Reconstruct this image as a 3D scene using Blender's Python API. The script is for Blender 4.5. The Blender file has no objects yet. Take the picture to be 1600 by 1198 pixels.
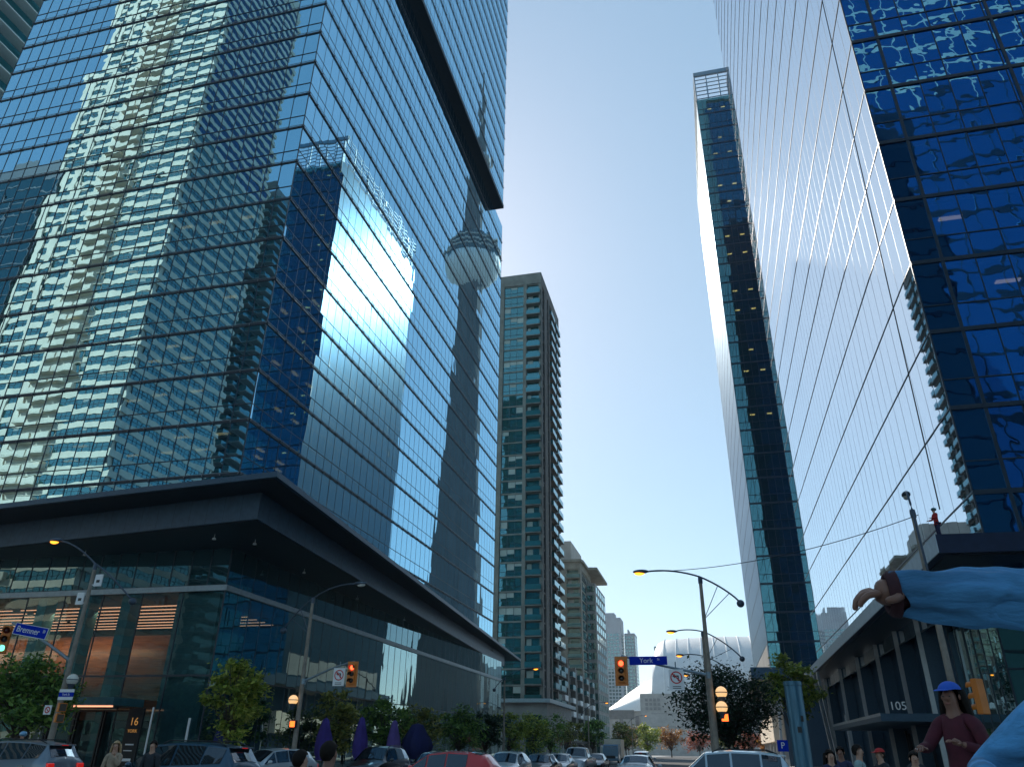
import bpy, bmesh, math, random
from mathutils import Vector, Matrix
random.seed(7)
R = math.radians
scene = bpy.context.scene
col = scene.collection

# ------------------------------------------------------------------ helpers
class MB:
    """collects geometry and links it as ONE mesh object"""
    def __init__(s): s.v = []; s.f = []; s.m = []
    def add(s, vs, fs, mi=0):
        b = len(s.v); s.v += [tuple(v) for v in vs]
        for f in fs: s.f.append(tuple(b+i for i in f)); s.m.append(mi)
    def quad(s, a, b, c, d, mi=0): s.add([a, b, c, d], [(0, 1, 2, 3)], mi)
    def box(s, x0, x1, y0, y1, z0, z1, mi=0):
        s.add([(x0,y0,z0),(x1,y0,z0),(x1,y1,z0),(x0,y1,z0),(x0,y0,z1),(x1,y0,z1),(x1,y1,z1),(x0,y1,z1)],
              [(0,3,2,1),(4,5,6,7),(0,1,5,4),(1,2,6,5),(2,3,7,6),(3,0,4,7)], mi)
    def obox(s, o, u, v, w, mi=0):
        o, u, v, w = map(Vector, (o, u, v, w))
        p = [o, o+u, o+u+v, o+v, o+w, o+u+w, o+u+v+w, o+v+w]
        s.add(p, [(0,3,2,1),(4,5,6,7),(0,1,5,4),(1,2,6,5),(2,3,7,6),(3,0,4,7)], mi)
    def prism(s, pts, z0, z1, mi=0):
        n = len(pts)
        s.add([(x,y,z0) for x,y in pts]+[(x,y,z1) for x,y in pts],
              [tuple(range(n-1,-1,-1)), tuple(range(n,2*n))]+[(i,(i+1)%n,n+(i+1)%n,n+i) for i in range(n)], mi)
    def tube(s, pts, rad, n=8, mi=0, caps=True):
        pts = [Vector(p) for p in pts]
        rr = rad if isinstance(rad, (list, tuple)) else [rad]*len(pts)
        vs = []
        for i, p in enumerate(pts):
            d = (pts[min(i+1,len(pts)-1)]-pts[max(i-1,0)])
            d = d.normalized() if d.length > 0 else Vector((0,0,1))
            a = Vector((0,0,1)) if abs(d.z) < .9 else Vector((1,0,0))
            u = d.cross(a).normalized(); w = d.cross(u)
            for k in range(n):
                t = 2*math.pi*k/n
                vs.append(p+u*math.cos(t)*rr[i]+w*math.sin(t)*rr[i])
        fs = [(i*n+k, i*n+(k+1)%n, (i+1)*n+(k+1)%n, (i+1)*n+k) for i in range(len(pts)-1) for k in range(n)]
        if caps: fs += [tuple(range(n-1,-1,-1)), tuple((len(pts)-1)*n+k for k in range(n))]
        s.add(vs, fs, mi)
    def lathe(s, prof, n=24, o=(0,0,0), mi=0, axis='z', sx=1, sy=1):
        vs = []
        for r, z in prof:
            for k in range(n):
                t = 2*math.pi*k/n; a, b = r*math.cos(t)*sx, r*math.sin(t)*sy
                p = (a,b,z) if axis == 'z' else ((a,z,b) if axis == 'y' else (z,a,b))
                vs.append((o[0]+p[0], o[1]+p[1], o[2]+p[2]))
        m = len(prof)
        fs = [(i*n+k, i*n+(k+1)%n, (i+1)*n+(k+1)%n, (i+1)*n+k) for i in range(m-1) for k in range(n)]
        fs += [tuple(range(n-1,-1,-1)), tuple((m-1)*n+k for k in range(n))]
        s.add(vs, fs, mi)
    def sphere(s, c, r, n=12, mi=0, sz=1.0, sx=1.0, sy=1.0):
        prof = [(max(1e-3, r*math.sin(math.pi*i/n)), -r*sz*math.cos(math.pi*i/n)) for i in range(n+1)]
        s.lathe(prof, n*2, c, mi, sx=sx, sy=sy)
    def build(s, name, mats, parent=None, smooth=False, bevel=0, **kw):
        me = bpy.data.meshes.new(name); me.from_pydata(s.v, [], s.f)
        if not isinstance(mats, (list, tuple)): mats = [mats]
        for m in mats: me.materials.append(m)
        if len(mats) > 1: me.polygons.foreach_set('material_index', s.m)
        if smooth: me.polygons.foreach_set('use_smooth', [True]*len(s.f))
        me.update()
        o = bpy.data.objects.new(name, me); col.objects.link(o)
        if smooth == 'auto':
            me.set_sharp_from_angle(angle=R(40))
        if bevel:
            b = o.modifiers.new('Bevel', 'BEVEL'); b.width = bevel; b.segments = 2; b.limit_method = 'ANGLE'; b.angle_limit = R(25)
        if parent: o.parent = parent
        return tag(o, **kw)

def tag(o, label=None, cat=None, group=None, kind=None):
    if label: o['label'] = label
    if cat: o['category'] = cat
    if group: o['group'] = group
    if kind: o['kind'] = kind
    return o
def empty(name, loc, label, cat, group=None, rz=0, scale=1):
    o = bpy.data.objects.new(name, None); o.empty_display_size = .3
    o.location = loc; o.rotation_euler = (0,0,rz); o.scale = (scale,)*3
    col.objects.link(o); return tag(o, label, cat, group)
def kids(o): return [c for c in bpy.data.objects if c.parent == o]
def copy_tree(o, loc=None, rz=None, label=None, group=None, scale=None, parent=None):
    c = o.copy(); col.objects.link(c); c.parent = parent
    if parent is None:
        if loc is not None: c.location = loc
        if rz is not None: c.rotation_euler = (0,0,rz)
        if scale is not None: c.scale = (scale,)*3
        if label: c['label'] = label
        if group: c['group'] = group
    for k in kids(o): copy_tree(k, parent=c)
    return c

# ------------------------------------------------------------------ materials
def newmat(name):
    m = bpy.data.materials.new(name); m.use_nodes = True
    nt = m.node_tree; nt.nodes.clear()
    out = nt.nodes.new('ShaderNodeOutputMaterial')
    return m, nt, out
def N(nt, typ, **kw):
    n = nt.nodes.new(typ)
    for k, v in kw.items():
        if k in n.inputs: n.inputs[k].default_value = v
        else: setattr(n, k, v)
    return n
def mat(name, c, rough=.6, metal=0., var=.18, scale=3., bump=0., bscale=20., coat=0., emis=None, estr=0., spec=.5, stretch=None):
    m, nt, out = newmat(name)
    p = N(nt, 'ShaderNodeBsdfPrincipled'); L = nt.links.new
    p.inputs['Roughness'].default_value = rough; p.inputs['Metallic'].default_value = metal
    p.inputs['Coat Weight'].default_value = coat; p.inputs['Specular IOR Level'].default_value = spec
    tc = N(nt, 'ShaderNodeTexCoord'); src = tc.outputs['Object']
    if stretch:
        mp = N(nt, 'ShaderNodeMapping'); mp.inputs['Scale'].default_value = stretch; L(src, mp.inputs['Vector']); src = mp.outputs['Vector']
    if var > 0:
        n = N(nt, 'ShaderNodeTexNoise', Scale=scale, Detail=5.0, Roughness=.6); L(src, n.inputs['Vector'])
        r = N(nt, 'ShaderNodeMapRange'); L(n.outputs['Fac'], r.inputs['Value'])
        r.inputs['From Min'].default_value = .3; r.inputs['From Max'].default_value = .7
        r.inputs['To Min'].default_value = 1-var; r.inputs['To Max'].default_value = 1+var
        mx = N(nt, 'ShaderNodeVectorMath', operation='SCALE'); mx.inputs[0].default_value = c[:3]
        L(r.outputs['Result'], mx.inputs['Scale']); L(mx.outputs['Vector'], p.inputs['Base Color'])
    else: p.inputs['Base Color'].default_value = (*c[:3], 1)
    if bump > 0:
        n2 = N(nt, 'ShaderNodeTexNoise', Scale=bscale, Detail=4.0); L(src, n2.inputs['Vector'])
        b = N(nt, 'ShaderNodeBump', Strength=1.0, Distance=bump); L(n2.outputs['Fac'], b.inputs['Height']); L(b.outputs['Normal'], p.inputs['Normal'])
    if emis:
        p.inputs['Emission Color'].default_value = (*emis, 1); p.inputs['Emission Strength'].default_value = estr
    L(p.outputs['BSDF'], out.inputs['Surface']); return m
def glass(name, r0, tint, graze, dark, trans=0., tcol=(.3,.5,.55), rough=.0, wave=.004, wscale=.5, wstretch=(1,1,1), power=4.):
    """coated architectural glass: mirror layer (stronger at grazing view) over a dark or see-through pane"""
    m, nt, out = newmat(name); L = nt.links.new
    tc = N(nt, 'ShaderNodeTexCoord'); mp = N(nt, 'ShaderNodeMapping'); mp.inputs['Scale'].default_value = wstretch
    L(tc.outputs['Object'], mp.inputs['Vector'])
    no = N(nt, 'ShaderNodeTexNoise', Scale=wscale, Detail=1.5); L(mp.outputs['Vector'], no.inputs['Vector'])
    bp = N(nt, 'ShaderNodeBump', Strength=1.0, Distance=wave); L(no.outputs['Fac'], bp.inputs['Height'])
    lw = N(nt, 'ShaderNodeLayerWeight', Blend=.5)
    pw = N(nt, 'ShaderNodeMath', operation='POWER'); L(lw.outputs['Facing'], pw.inputs[0]); pw.inputs[1].default_value = power
    mr = N(nt, 'ShaderNodeMapRange'); L(pw.outputs[0], mr.inputs['Value']); mr.inputs['To Min'].default_value = r0; mr.inputs['To Max'].default_value = 1.
    mc = N(nt, 'ShaderNodeMix', data_type='RGBA'); L(pw.outputs[0], mc.inputs[0])
    mc.inputs[6].default_value = (*tint,1); mc.inputs[7].default_value = (*graze,1)
    gl = N(nt, 'ShaderNodeBsdfGlossy', Roughness=rough); L(mc.outputs[2], gl.inputs['Color']); L(bp.outputs['Normal'], gl.inputs['Normal'])
    df = N(nt, 'ShaderNodeBsdfDiffuse'); df.inputs['Color'].default_value = (*dark,1)
    inner = df
    if trans > 0:
        tr = N(nt, 'ShaderNodeBsdfTransparent'); tr.inputs['Color'].default_value = (*tcol,1)
        inner = N(nt, 'ShaderNodeMixShader'); inner.inputs[0].default_value = trans
        L(df.outputs[0], inner.inputs[1]); L(tr.outputs[0], inner.inputs[2])
    mx = N(nt, 'ShaderNodeMixShader'); L(mr.outputs['Result'], mx.inputs[0]); L(inner.outputs[0], mx.inputs[1]); L(gl.outputs[0], mx.inputs[2])
    L(mx.outputs[0], out.inputs['Surface']); return m
def emit(name, c, s):
    m, nt, out = newmat(name); e = N(nt, 'ShaderNodeEmission', Strength=s); e.inputs['Color'].default_value = (*c,1)
    nt.links.new(e.outputs[0], out.inputs['Surface']); return m
def leafmat(name, c1, c2, c3):
    m, nt, out = newmat(name); L = nt.links.new
    g = N(nt, 'ShaderNodeNewGeometry'); cr = N(nt, 'ShaderNodeValToRGB')
    e = cr.color_ramp.elements; e[0].color = (*c1,1); e[1].color = (*c3,1); e.new(.5).color = (*c2,1)
    L(g.outputs['Random Per Island'], cr.inputs['Fac'])
    d = N(nt, 'ShaderNodeBsdfPrincipled', Roughness=.55); L(cr.outputs['Color'], d.inputs['Base Color'])
    t = N(nt, 'ShaderNodeBsdfTranslucent'); L(cr.outputs['Color'], t.inputs['Color'])
    mx = N(nt, 'ShaderNodeMixShader'); mx.inputs[0].default_value = .4
    L(d.outputs[0], mx.inputs[1]); L(t.outputs[0], mx.inputs[2]); L(mx.outputs[0], out.inputs['Surface']); return m

M = dict(
 asphalt=mat('asphalt',(.055,.055,.058),.9,var=.25,scale=.8,bump=.01,bscale=60),
 paving=mat('paving',(.30,.29,.27),.85,var=.15,scale=1.2,bump=.004),
 ground=mat('ground',(.16,.16,.15),.95,var=.3,scale=.05),
 kerb=mat('kerb',(.36,.35,.33),.85),
 paint=mat('road_paint',(.72,.72,.70),.7,var=.2,scale=4),
 yellow=mat('yellow_paint',(.65,.45,.05),.7,var=.2,scale=4),
 alu=mat('aluminium',(.42,.43,.45),.4,.7,var=.08),
 grey_metal=mat('grey_metal',(.16,.18,.20),.45,.4,var=.1),
 dark_alu=mat('dark_aluminium',(.022,.034,.05),.4,.2,var=.2),
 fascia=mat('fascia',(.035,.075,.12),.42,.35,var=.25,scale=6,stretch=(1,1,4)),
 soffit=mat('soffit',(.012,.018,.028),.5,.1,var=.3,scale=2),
 canopy_top=mat('canopy_roofing',(.10,.11,.12),.8),
 steel_panel=mat('steel_panel',(.30,.36,.40),.45,.35,var=.15,scale=3),
 int_dark=mat('interior_dark',(.04,.05,.06),.8,var=.3,scale=.6),
 ceiling=mat('ceiling',(.10,.12,.13),.8,var=.2,scale=.5),
 wood=mat('wood_panel',(.30,.11,.045),.42,var=.45,scale=1.6,stretch=(.4,1,7)),
 shaded_navy_panel=mat('shaded_navy_panel',(.012,.02,.05),.4,.2,var=.2),
 teal_panel=mat('teal_panel',(.05,.13,.15),.3,.1,var=.2),
 concrete=mat('concrete',(.40,.38,.35),.85,var=.16,scale=.35,bump=.01,bscale=3),
 tan=mat('tan_concrete',(.185,.17,.155),.85,var=.25,scale=.5),
 olive_conc=mat('olive_concrete',(.24,.23,.19),.85,var=.3,scale=.5),
 grey_conc=mat('grey_concrete',(.26,.25,.24),.85,var=.2,scale=.4),
 cn_conc_backlit=mat('backlit_shaft_concrete',(.05,.065,.075),.85,var=.2,scale=.1),  # darker than real concrete: the tower's backlit shade is put into the colour
 cream=mat('cream_concrete',(.82,.68,.54),.8,var=.12,scale=.3),
 blind=mat('window_blind',(.34,.36,.34),.8,var=.2,scale=.3),
 white=mat('white_roof',(.78,.78,.76),.45,var=.05,scale=.05),
 roof_grey=mat('roof_membrane',(.66,.66,.65),.55,.15,var=.08,scale=.1),
 tower_far=mat('far_tower_wall',(.34,.37,.40),.8,var=.15,scale=.08),
 black=mat('black_metal',(.012,.012,.014),.45,.2,var=.15),
 rubber=mat('rubber',(.02,.02,.02),.85,var=.1),
 pole=mat('weathered_pole',(.26,.22,.18),.75,.1,var=.25,scale=3,bump=.002),
 galv=mat('galvanised_steel',(.20,.26,.30),.42,.6,var=.2,scale=7),
 bluepipe=mat('blue_grey_pipe',(.045,.125,.18),.38,.35,var=.22,scale=5,stretch=(6,6,.7)),
 lamp_hood=mat('lamp_hood',(.05,.07,.10),.4,.3,var=.1),
 amber=emit('amber_lamp',(1.,.33,.03),1.1),
 globe=mat('globe_lamp',(.65,.6,.52),.2,var=.05,emis=(1.,.55,.18),estr=.35),
 globe_clear=mat('globe_clear',(.60,.58,.52),.15,var=.05),
 sig_orange=mat('signal_orange',(.62,.17,.012),.45,var=.1),
 red_lit=emit('red_lens',(1.,.06,.02),2.5), red_off=mat('dark_red_lens',(.10,.012,.01),.25,var=0),
 green_lit=emit('green_lens',(.15,.75,.5),.9), dim=mat('dark_lens',(.03,.02,.015),.25,var=0),
 ped_lit=emit('ped_lens',(1.,.13,.02),1.3),
 sign_blue=mat('sign_blue',(.006,.03,.38),.85,var=.06,spec=.03), sign_white=mat('sign_white',(.75,.75,.75),.5,var=.04),
 sign_red=mat('sign_red',(.55,.02,.02),.5,var=.04), sign_black=mat('sign_black',(.01,.01,.01),.4,var=0),
 gold=mat('gold_lettering',(.65,.33,.08),.4,.3,var=.1,emis=(.9,.4,.1),estr=.12),
 lamp_int=emit('office_lamp',(1.,.47,.17),1.4), lamp_warm=emit('warm_strip',(1.,.42,.24),.6),
 lamp_white=emit('office_lamp_pale',(1.,.78,.66),.6),
 bark=mat('bark',(.075,.055,.04),.9,var=.3,scale=8,bump=.01),
 skin=mat('skin',(.45,.24,.16),.5,var=.08), skin_dark=mat('skin_brown',(.22,.10,.065),.5,var=.08),
 hair_dark=mat('dark_hair',(.014,.010,.008),.75,var=.3,scale=30,spec=.15), hair_blond=mat('blond_hair',(.35,.22,.10),.5,var=.3,scale=30),
 car_glass=glass('car_glass',.10,(.8,.9,1.),(1,1,1),(.012,.015,.018),wave=0.),
)
LEAF = dict(  # reflected sunlight is put into the green, lit and olive leaf colours
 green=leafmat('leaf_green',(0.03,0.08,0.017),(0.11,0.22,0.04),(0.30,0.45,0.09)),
 lit=leafmat('leaf_yellow_green_lit',(.10,.17,.02),(.27,.34,.045),(.50,.50,.09)),
 dark=leafmat('leaf_dark_backlit',(.008,.028,.014),(.014,.045,.02),(.03,.075,.03)),  # backlit shade is put into this leaf colour
 orange=leafmat('leaf_orange',(.16,.06,.015),(.38,.15,.02),(.50,.26,.05)),
 red=leafmat('leaf_red',(.22,.04,.02),(.42,.09,.04),(.50,.2,.08)),
 olive=leafmat('leaf_olive',(0.072,0.087,0.022),(0.20,0.23,0.05),(0.42,0.38,0.09)))
# glass kinds
def panel_mat(name, c, seam, pw, ph, rough, vertical):
    m = mat(name, c, rough, .25, var=.2, scale=3); nt = m.node_tree; L = nt.links.new
    p = [n for n in nt.nodes if n.type=='BSDF_PRINCIPLED'][0]; old = p.inputs['Base Color'].links[0].from_socket
    tc = N(nt,'ShaderNodeTexCoord'); sx = N(nt,'ShaderNodeSeparateXYZ'); L(tc.outputs['Object'],sx.inputs[0]); cb = N(nt,'ShaderNodeCombineXYZ')
    if vertical:
        ad = N(nt,'ShaderNodeMath',operation='SUBTRACT'); L(sx.outputs[0],ad.inputs[0]); L(sx.outputs[1],ad.inputs[1]); L(ad.outputs[0],cb.inputs[0]); L(sx.outputs[2],cb.inputs[1])
    else: L(sx.outputs[0],cb.inputs[0]); L(sx.outputs[1],cb.inputs[1])
    br = N(nt,'ShaderNodeTexBrick'); br.offset = 0; br.inputs['Scale'].default_value = 1; br.inputs['Brick Width'].default_value = pw; br.inputs['Row Height'].default_value = ph; br.inputs['Mortar Size'].default_value = .014
    br.inputs['Mortar'].default_value = (*seam,1); L(cb.outputs[0],br.inputs['Vector']); L(old,br.inputs['Color1']); L(old,br.inputs['Color2']); L(br.outputs['Color'],p.inputs['Base Color']); return m
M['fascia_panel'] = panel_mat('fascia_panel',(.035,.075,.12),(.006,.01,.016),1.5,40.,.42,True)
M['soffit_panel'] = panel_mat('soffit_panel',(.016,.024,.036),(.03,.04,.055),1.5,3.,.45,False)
G_left = glass('blue_glass_front',.78,(.42,.80,1.),(.7,.9,1.),(.012,.06,.12),.5,(.2,.40,.46),wave=.0035,wscale=.55)
G_left_st = glass('blue_glass_street',.80,(.45,.80,1.),(.78,.93,1.),(.010,.055,.11),.5,(.16,.34,.40),wave=.0035,wscale=.5,wstretch=(1,1,.25),power=6.)
G_right = glass('deep_blue_glass',.42,(.12,.50,1.),(.8,.92,1.),(.003,.008,.04),.5,(.10,.2,.45),wave=.007,wscale=.8)
G_right_st = glass('bright_glass_street',.62,(.72,.88,1.),(.93,.97,1.),(.02,.04,.06),wave=.0022,wscale=.35,rough=.015)
G_thin = glass('green_blue_glass',.3,(.35,.75,.78),(.8,.95,1.),(.018,.085,.09),.6,(.24,.48,.44),wave=.008,wscale=.35)
G_thin_st = glass('bright_glass_slab',.09,(.34,.52,.68),(.40,.45,.50),(.02,.04,.06),wave=.005,wscale=.35,rough=.3,power=6.)
G_pod = glass('podium_glass',.07,(.55,.85,.90),(.92,1.,1.),(.006,.012,.014),.95,(.55,.68,.68),wave=.006,wscale=.6,power=3.)
G_pod_st = glass('podium_street_glass',.26,(.60,.92,.95),(.9,1.,1.),(.006,.02,.022),.7,(.36,.58,.58),wave=.008,wscale=.7,wstretch=(1,1,.3),power=2.6)
G_cler = glass('clerestory_glass',.22,(.45,.75,.85),(.9,1.,1.),(.018,.05,.06),wave=.005)
G_condo = glass('condo_glass',.22,(.6,.95,.95),(1,1,1),(.015,.055,.05),wave=.008)
G_teal = glass('teal_rail_glass',.22,(.5,.8,.85),(1,1,1),(.03,.12,.13),wave=.004)
G_side = glass('navy_side_glass',.12,(.3,.6,1.),(1,1,1),(.008,.05,.13),wave=.01,wscale=.3)
G_back = glass('back_tower_glass',.2,(.25,.6,1.),(1,1,1),(.014,.075,.18),wave=.02,wscale=.3)
G_navy = glass('navy_glass',.10,(.3,.7,.8),(1,1,1),(.004,.014,.018),wave=.02,wscale=.3)

# ------------------------------------------------------------------ camera (solved from the three vanishing points)
cam = bpy.data.cameras.new('camera'); camo = bpy.data.objects.new('camera', cam); col.objects.link(camo)
cam.sensor_width = 36; cam.lens = 36*1164.34/1600; cam.clip_end = 6000; cam.clip_start = .05
Rw = Matrix(((.97072775,-.09423901,-.22092225),(.23981629,.43107166,.86986515),(.01325809,-.89738299,.44105327)))
right = Rw.col[0]; up = -Rw.col[1]; back = -Rw.col[2]
camo.matrix_world = Matrix(((right[0],up[0],back[0],0),(right[1],up[1],back[1],0),(right[2],up[2],back[2],1.6),(0,0,0,1)))
scene.camera = camo

# ------------------------------------------------------------------ light
SUN_AZ, SUN_EL = R(-28.), R(33.)
w = bpy.data.worlds.new('World'); scene.world = w; w.use_nodes = True
nt = w.node_tree; bg = nt.nodes['Background']; sky = nt.nodes.new('ShaderNodeTexSky')
sky.sky_type = 'NISHITA'; sky.sun_disc = False; sky.sun_elevation = SUN_EL; sky.sun_rotation = SUN_AZ
sky.air_density = .8; sky.dust_density = .35; sky.ozone_density = 2.2; sky.altitude = 100
gm = nt.nodes.new('ShaderNodeGamma'); gm.inputs[1].default_value = .56
hs_ = nt.nodes.new('ShaderNodeHueSaturation'); hs_.inputs['Hue'].default_value = .483; hs_.inputs['Saturation'].default_value = 1.32
nt.links.new(sky.outputs[0], gm.inputs[0]); nt.links.new(gm.outputs[0], hs_.inputs['Color']); nt.links.new(hs_.outputs[0], bg.inputs[0]); bg.inputs[1].default_value = .15
sl = bpy.data.lights.new('sun', 'SUN'); sl.energy = 2.2; sl.angle = R(.5); sl.color = (1.,.93,.82)
so = bpy.data.objects.new('sun', sl); col.objects.link(so)
sd = Vector((math.sin(SUN_AZ)*math.cos(SUN_EL), math.cos(SUN_AZ)*math.cos(SUN_EL), math.sin(SUN_EL)))
so.rotation_euler = sd.to_track_quat('Z', 'Y').to_euler()
scene.view_settings.view_transform = 'Standard'; scene.view_settings.look = 'None'
scene.view_settings.exposure = 1.4; scene.view_settings.gamma = 1

# ------------------------------------------------------------------ ground, roads
b = MB(); b.quad((-3000,-1500,0),(3000,-1500,0),(3000,4000,0),(-3000,4000,0)); b.build('ground', M['ground'], kind='structure')
def sheet(name, x0,x1,y0,y1,z,m,kind='structure'):
    b = MB(); b.quad((x0,y0,z),(x1,y0,z),(x1,y1,z),(x0,y1,z)); return b.build(name, m, kind=kind)
sheet('cross_road',-300,300,9,31,.004,M['asphalt'])
sheet('road',-20.5,-2.2,31,420,.004,M['asphalt'])
sheet('road',-20.5,-2.2,-200,9,.0045,M['asphalt'])
def pave(x0,x1,y0,y1):
    b = MB(); b.box(x0,x1,y0,y1,-.05,.14); return b.build('pavement', M['paving'], kind='structure', bevel=.02)
pave(-300,-20.5,31,44.9); pave(-31.05,-20.5,44.9,420); pave(-2.2,300,31,420); pave(-300,-20.5,-200,9); pave(-2.2,300,-200,9)
b = MB()
for i in range(28): b.box(-11.5,-11.35,36+i*9,39+i*9,.005,.008)
for i in range(30):
    x = -200+i*14
    if not -24 < x < 2: b.box(x,x+4,19.9,20.05,.005,.008)
for i in range(15): b.box(-19.8+i*1.2,-19.2+i*1.2,31.6,34.4,.005,.009)
for i in range(18): b.box(-1.2,1.6,10+i*1.2,10.6+i*1.2,.005,.009)
for i in range(18): b.box(-24.5,-21.7,10+i*1.2,10.6+i*1.2,.005,.009)
b.build('road_markings', M['paint'], kind='structure')

# ------------------------------------------------------------------ curtain wall
def pane_row(mb, O, u, nrm, W, z0, z1, nx, jit=.004, mi=0):
    """a row of slightly tilted panes on a vertical plane"""
    O, u, nrm = Vector(O), Vector(u), Vector(nrm)
    for i in range(nx):
        a0, a1 = W*i/nx, W*(i+1)/nx; tx, tz = random.gauss(0,jit), random.gauss(0,jit)
        w_, h_ = a1-a0, z1-z0
        def P(a, z):
            d = tx*((a-a0)-w_/2)+tz*((z-z0)-h_/2)
            return O+u*a+Vector((0,0,z))+nrm*d
        mb.quad(P(a0,z0),P(a1,z0),P(a1,z1),P(a0,z1),mi)
def vbars(mb, O, u, nrm, W, z0, z1, nx, wid, dep, mi=0, every=1):
    O, u, nrm = Vector(O), Vector(u), Vector(nrm)
    for i in range(0, nx+1, every):
        mb.obox(O+u*(W*i/nx-wid/2)-nrm*.05+Vector((0,0,z0)), u*wid, nrm*(dep+.05), (0,0,z1-z0), mi)
def hbar(mb, O, u, nrm, W, z0, z1, dep, mi=0, inn=.05):
    O, u, nrm = Vector(O), Vector(u), Vector(nrm)
    mb.obox(O-nrm*inn+Vector((0,0,z0)), u*W, nrm*(dep+inn), (0,0,z1-z0), mi)

X0, XL, YF, YB = -70.7, -31.7, 45., 115.
FL = 4.21; Z0 = 19.25
# ---- left tower ----------------------------------------------------
T = empty('office_tower', (X0,YF,0), 'tall blue mirror glass office tower with dark jutting canopy, left of the street', 'building')
T.location = (0,0,0)
KT = 38
for k in range(-1, KT):
    za, zb = Z0+FL*k, Z0+FL*(k+1)
    prot = 1.7 if za > 94.5 else 0.
    xs = XL+prot; yb = 109. if prot else YB
    g = MB()
    tr = za+FL*.34
    W1, W2 = xs-X0, yb-YF
    n1, n2 = 26 + (1 if prot else 0), 47 if not prot else 43
    for (q0,q1) in ((za,tr),(tr,zb)):
        pane_row(g,(X0,YF,0),(1,0,0),(0,-1,0),W1,q0,q1,n1,.0026,0)
        pane_row(g,(xs,YF,0),(0,1,0),(1,0,0),W2,q0,q1,n2,.0013,1)
    g.quad((X0,YF+.02,za),(X0,YF+.02,zb),(X0,yb,zb),(X0,yb,za),0); g.quad((X0,yb,za),(X0,yb,zb),(xs-.02,yb,zb),(xs-.02,yb,za),0)
    bnd = g.build('window_band', [G_left, G_left_st], T)
    f = MB()
    vbars(f,(X0,YF,0),(1,0,0),(0,-1,0),W1,za+.2,zb-.06,n1,.05,.035)
    vbars(f,(xs,YF,0),(0,1,0),(1,0,0),W2,za+.2,zb-.06,n2,.045,.012)
    hbar(f,(X0,YF,0),(1,0,0),(0,-1,0),W1,tr-.03,tr+.03,.045); hbar(f,(xs,YF,0),(0,1,0),(1,0,0),W2,tr-.03,tr+.03,.02)
    f.build('mullions', M['dark_alu'], bnd)
    s = MB()
    hbar(s,(X0-.1,YF,0),(1,0,0),(0,-1,0),W1+.2,za-.06,za+.13,.06); hbar(s,(xs,YF,0),(0,1,0),(1,0,0),W2,za-.06,za+.13,.06)
    s.build('spandrel', M['dark_alu'], bnd)
    r = MB()
    hbar(r,(X0,YF-.16,0),(1,0,0),(0,-1,0),W1+.2,za+.08,za+.12,.04,inn=0); hbar(r,(xs+.16,YF-.2,0),(0,1,0),(1,0,0),W2,za+.08,za+.12,.04,inn=0)
    vbars(r,(X0,YF,0),(1,0,0),(0,-1,0),W1,za-.04,za+.11,n1,.05,.19); vbars(r,(xs,YF,0),(0,1,0),(1,0,0),W2,za-.04,za+.11,n2,.05,.19)
    r.build('sunshade', M['grey_metal'], bnd)
    sl_ = MB(); sl_.box(X0+.4,xs-.35,YF+.35,yb-.4,za-.32,za+.1); sl_.build('floor_slab', M['ceiling'], T)
zt = Z0+FL*KT
b = MB(); b.box(X0,XL+1.7,YF,109,zt,zt+1.2); b.build('roof', M['dark_alu'], T)
b = MB(); b.box(X0+11,XL-11,YF+13,YB-13,14.5,zt); b.build('core_wall', M['int_dark'], T)
b = MB(); b.box(XL-.6,XL+1.85,YF-.05,109.1,94.4,95.02); b.box(XL+.01,XL+.4,YF,109,95.02,95.6); b.build('step_soffit', M['soffit'], T)
# ceiling lamps seen through the glass
lamps = [(-36.4,46,4),(-41,46,3),(-44.3,48,3),(-41,48.1,3),(-38,46.5,2),(-41.5,46.5,2),(-44.4,47,2),(-38.1,46,1),(-34.5,46,1),(-44.6,48.7,1),(-41.3,48.7,1),(-38.1,48.7,1),
 (-47.4,46,1),(-53.9,48.6,1),(-50.8,48.7,1),(-52.2,46,4),(-47.4,46,5),(-45.5,49,12),(-42.2,49,12),(-39,49.1,12),(-42.2,49.2,11),(-45.7,49.2,11),(-38.9,49.3,11),(-42.6,46,6),(-39.6,46,6),(-36.4,46,6)]
for (x,y,k) in lamps:
    z = Z0+FL*k-.40; b = MB(); b.box(x-.62,x+.62,y-.16,y+.16,z-.06,z); b.build('ceiling_lamp', M['lamp_int'], T)
for (x,y,k) in [(-70,48.1,15),(-67.4,48.7,12)]:
    z = Z0+FL*k-.40; b = MB(); b.box(x-.62,x+.62,y-.2,y+.2,z-.06,z); b.build('ceiling_lamp', M['lamp_white'], T)
for (x,y,k) in [(-33.1,49.1,4),(-33.2,52.3,4),(-33.4,54.3,5),(-33.4,52.8,3),(-33.3,55.3,3),(-34,50.6,3),(-33.5,51.2,2),(-33.3,53.9,2),(-33.5,49.7,1),(-34.6,51.2,1),(-33.5,52.8,1),(-34.6,54.4,1),(-33.2,56.1,5),(-33.1,59.7,5)]:
    z = Z0+FL*k-.40; b = MB(); b.box(x-.16,x+.16,y-.5,y+.5,z-.06,z); b.build('ceiling_lamp', M['lamp_int'], T)
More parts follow.
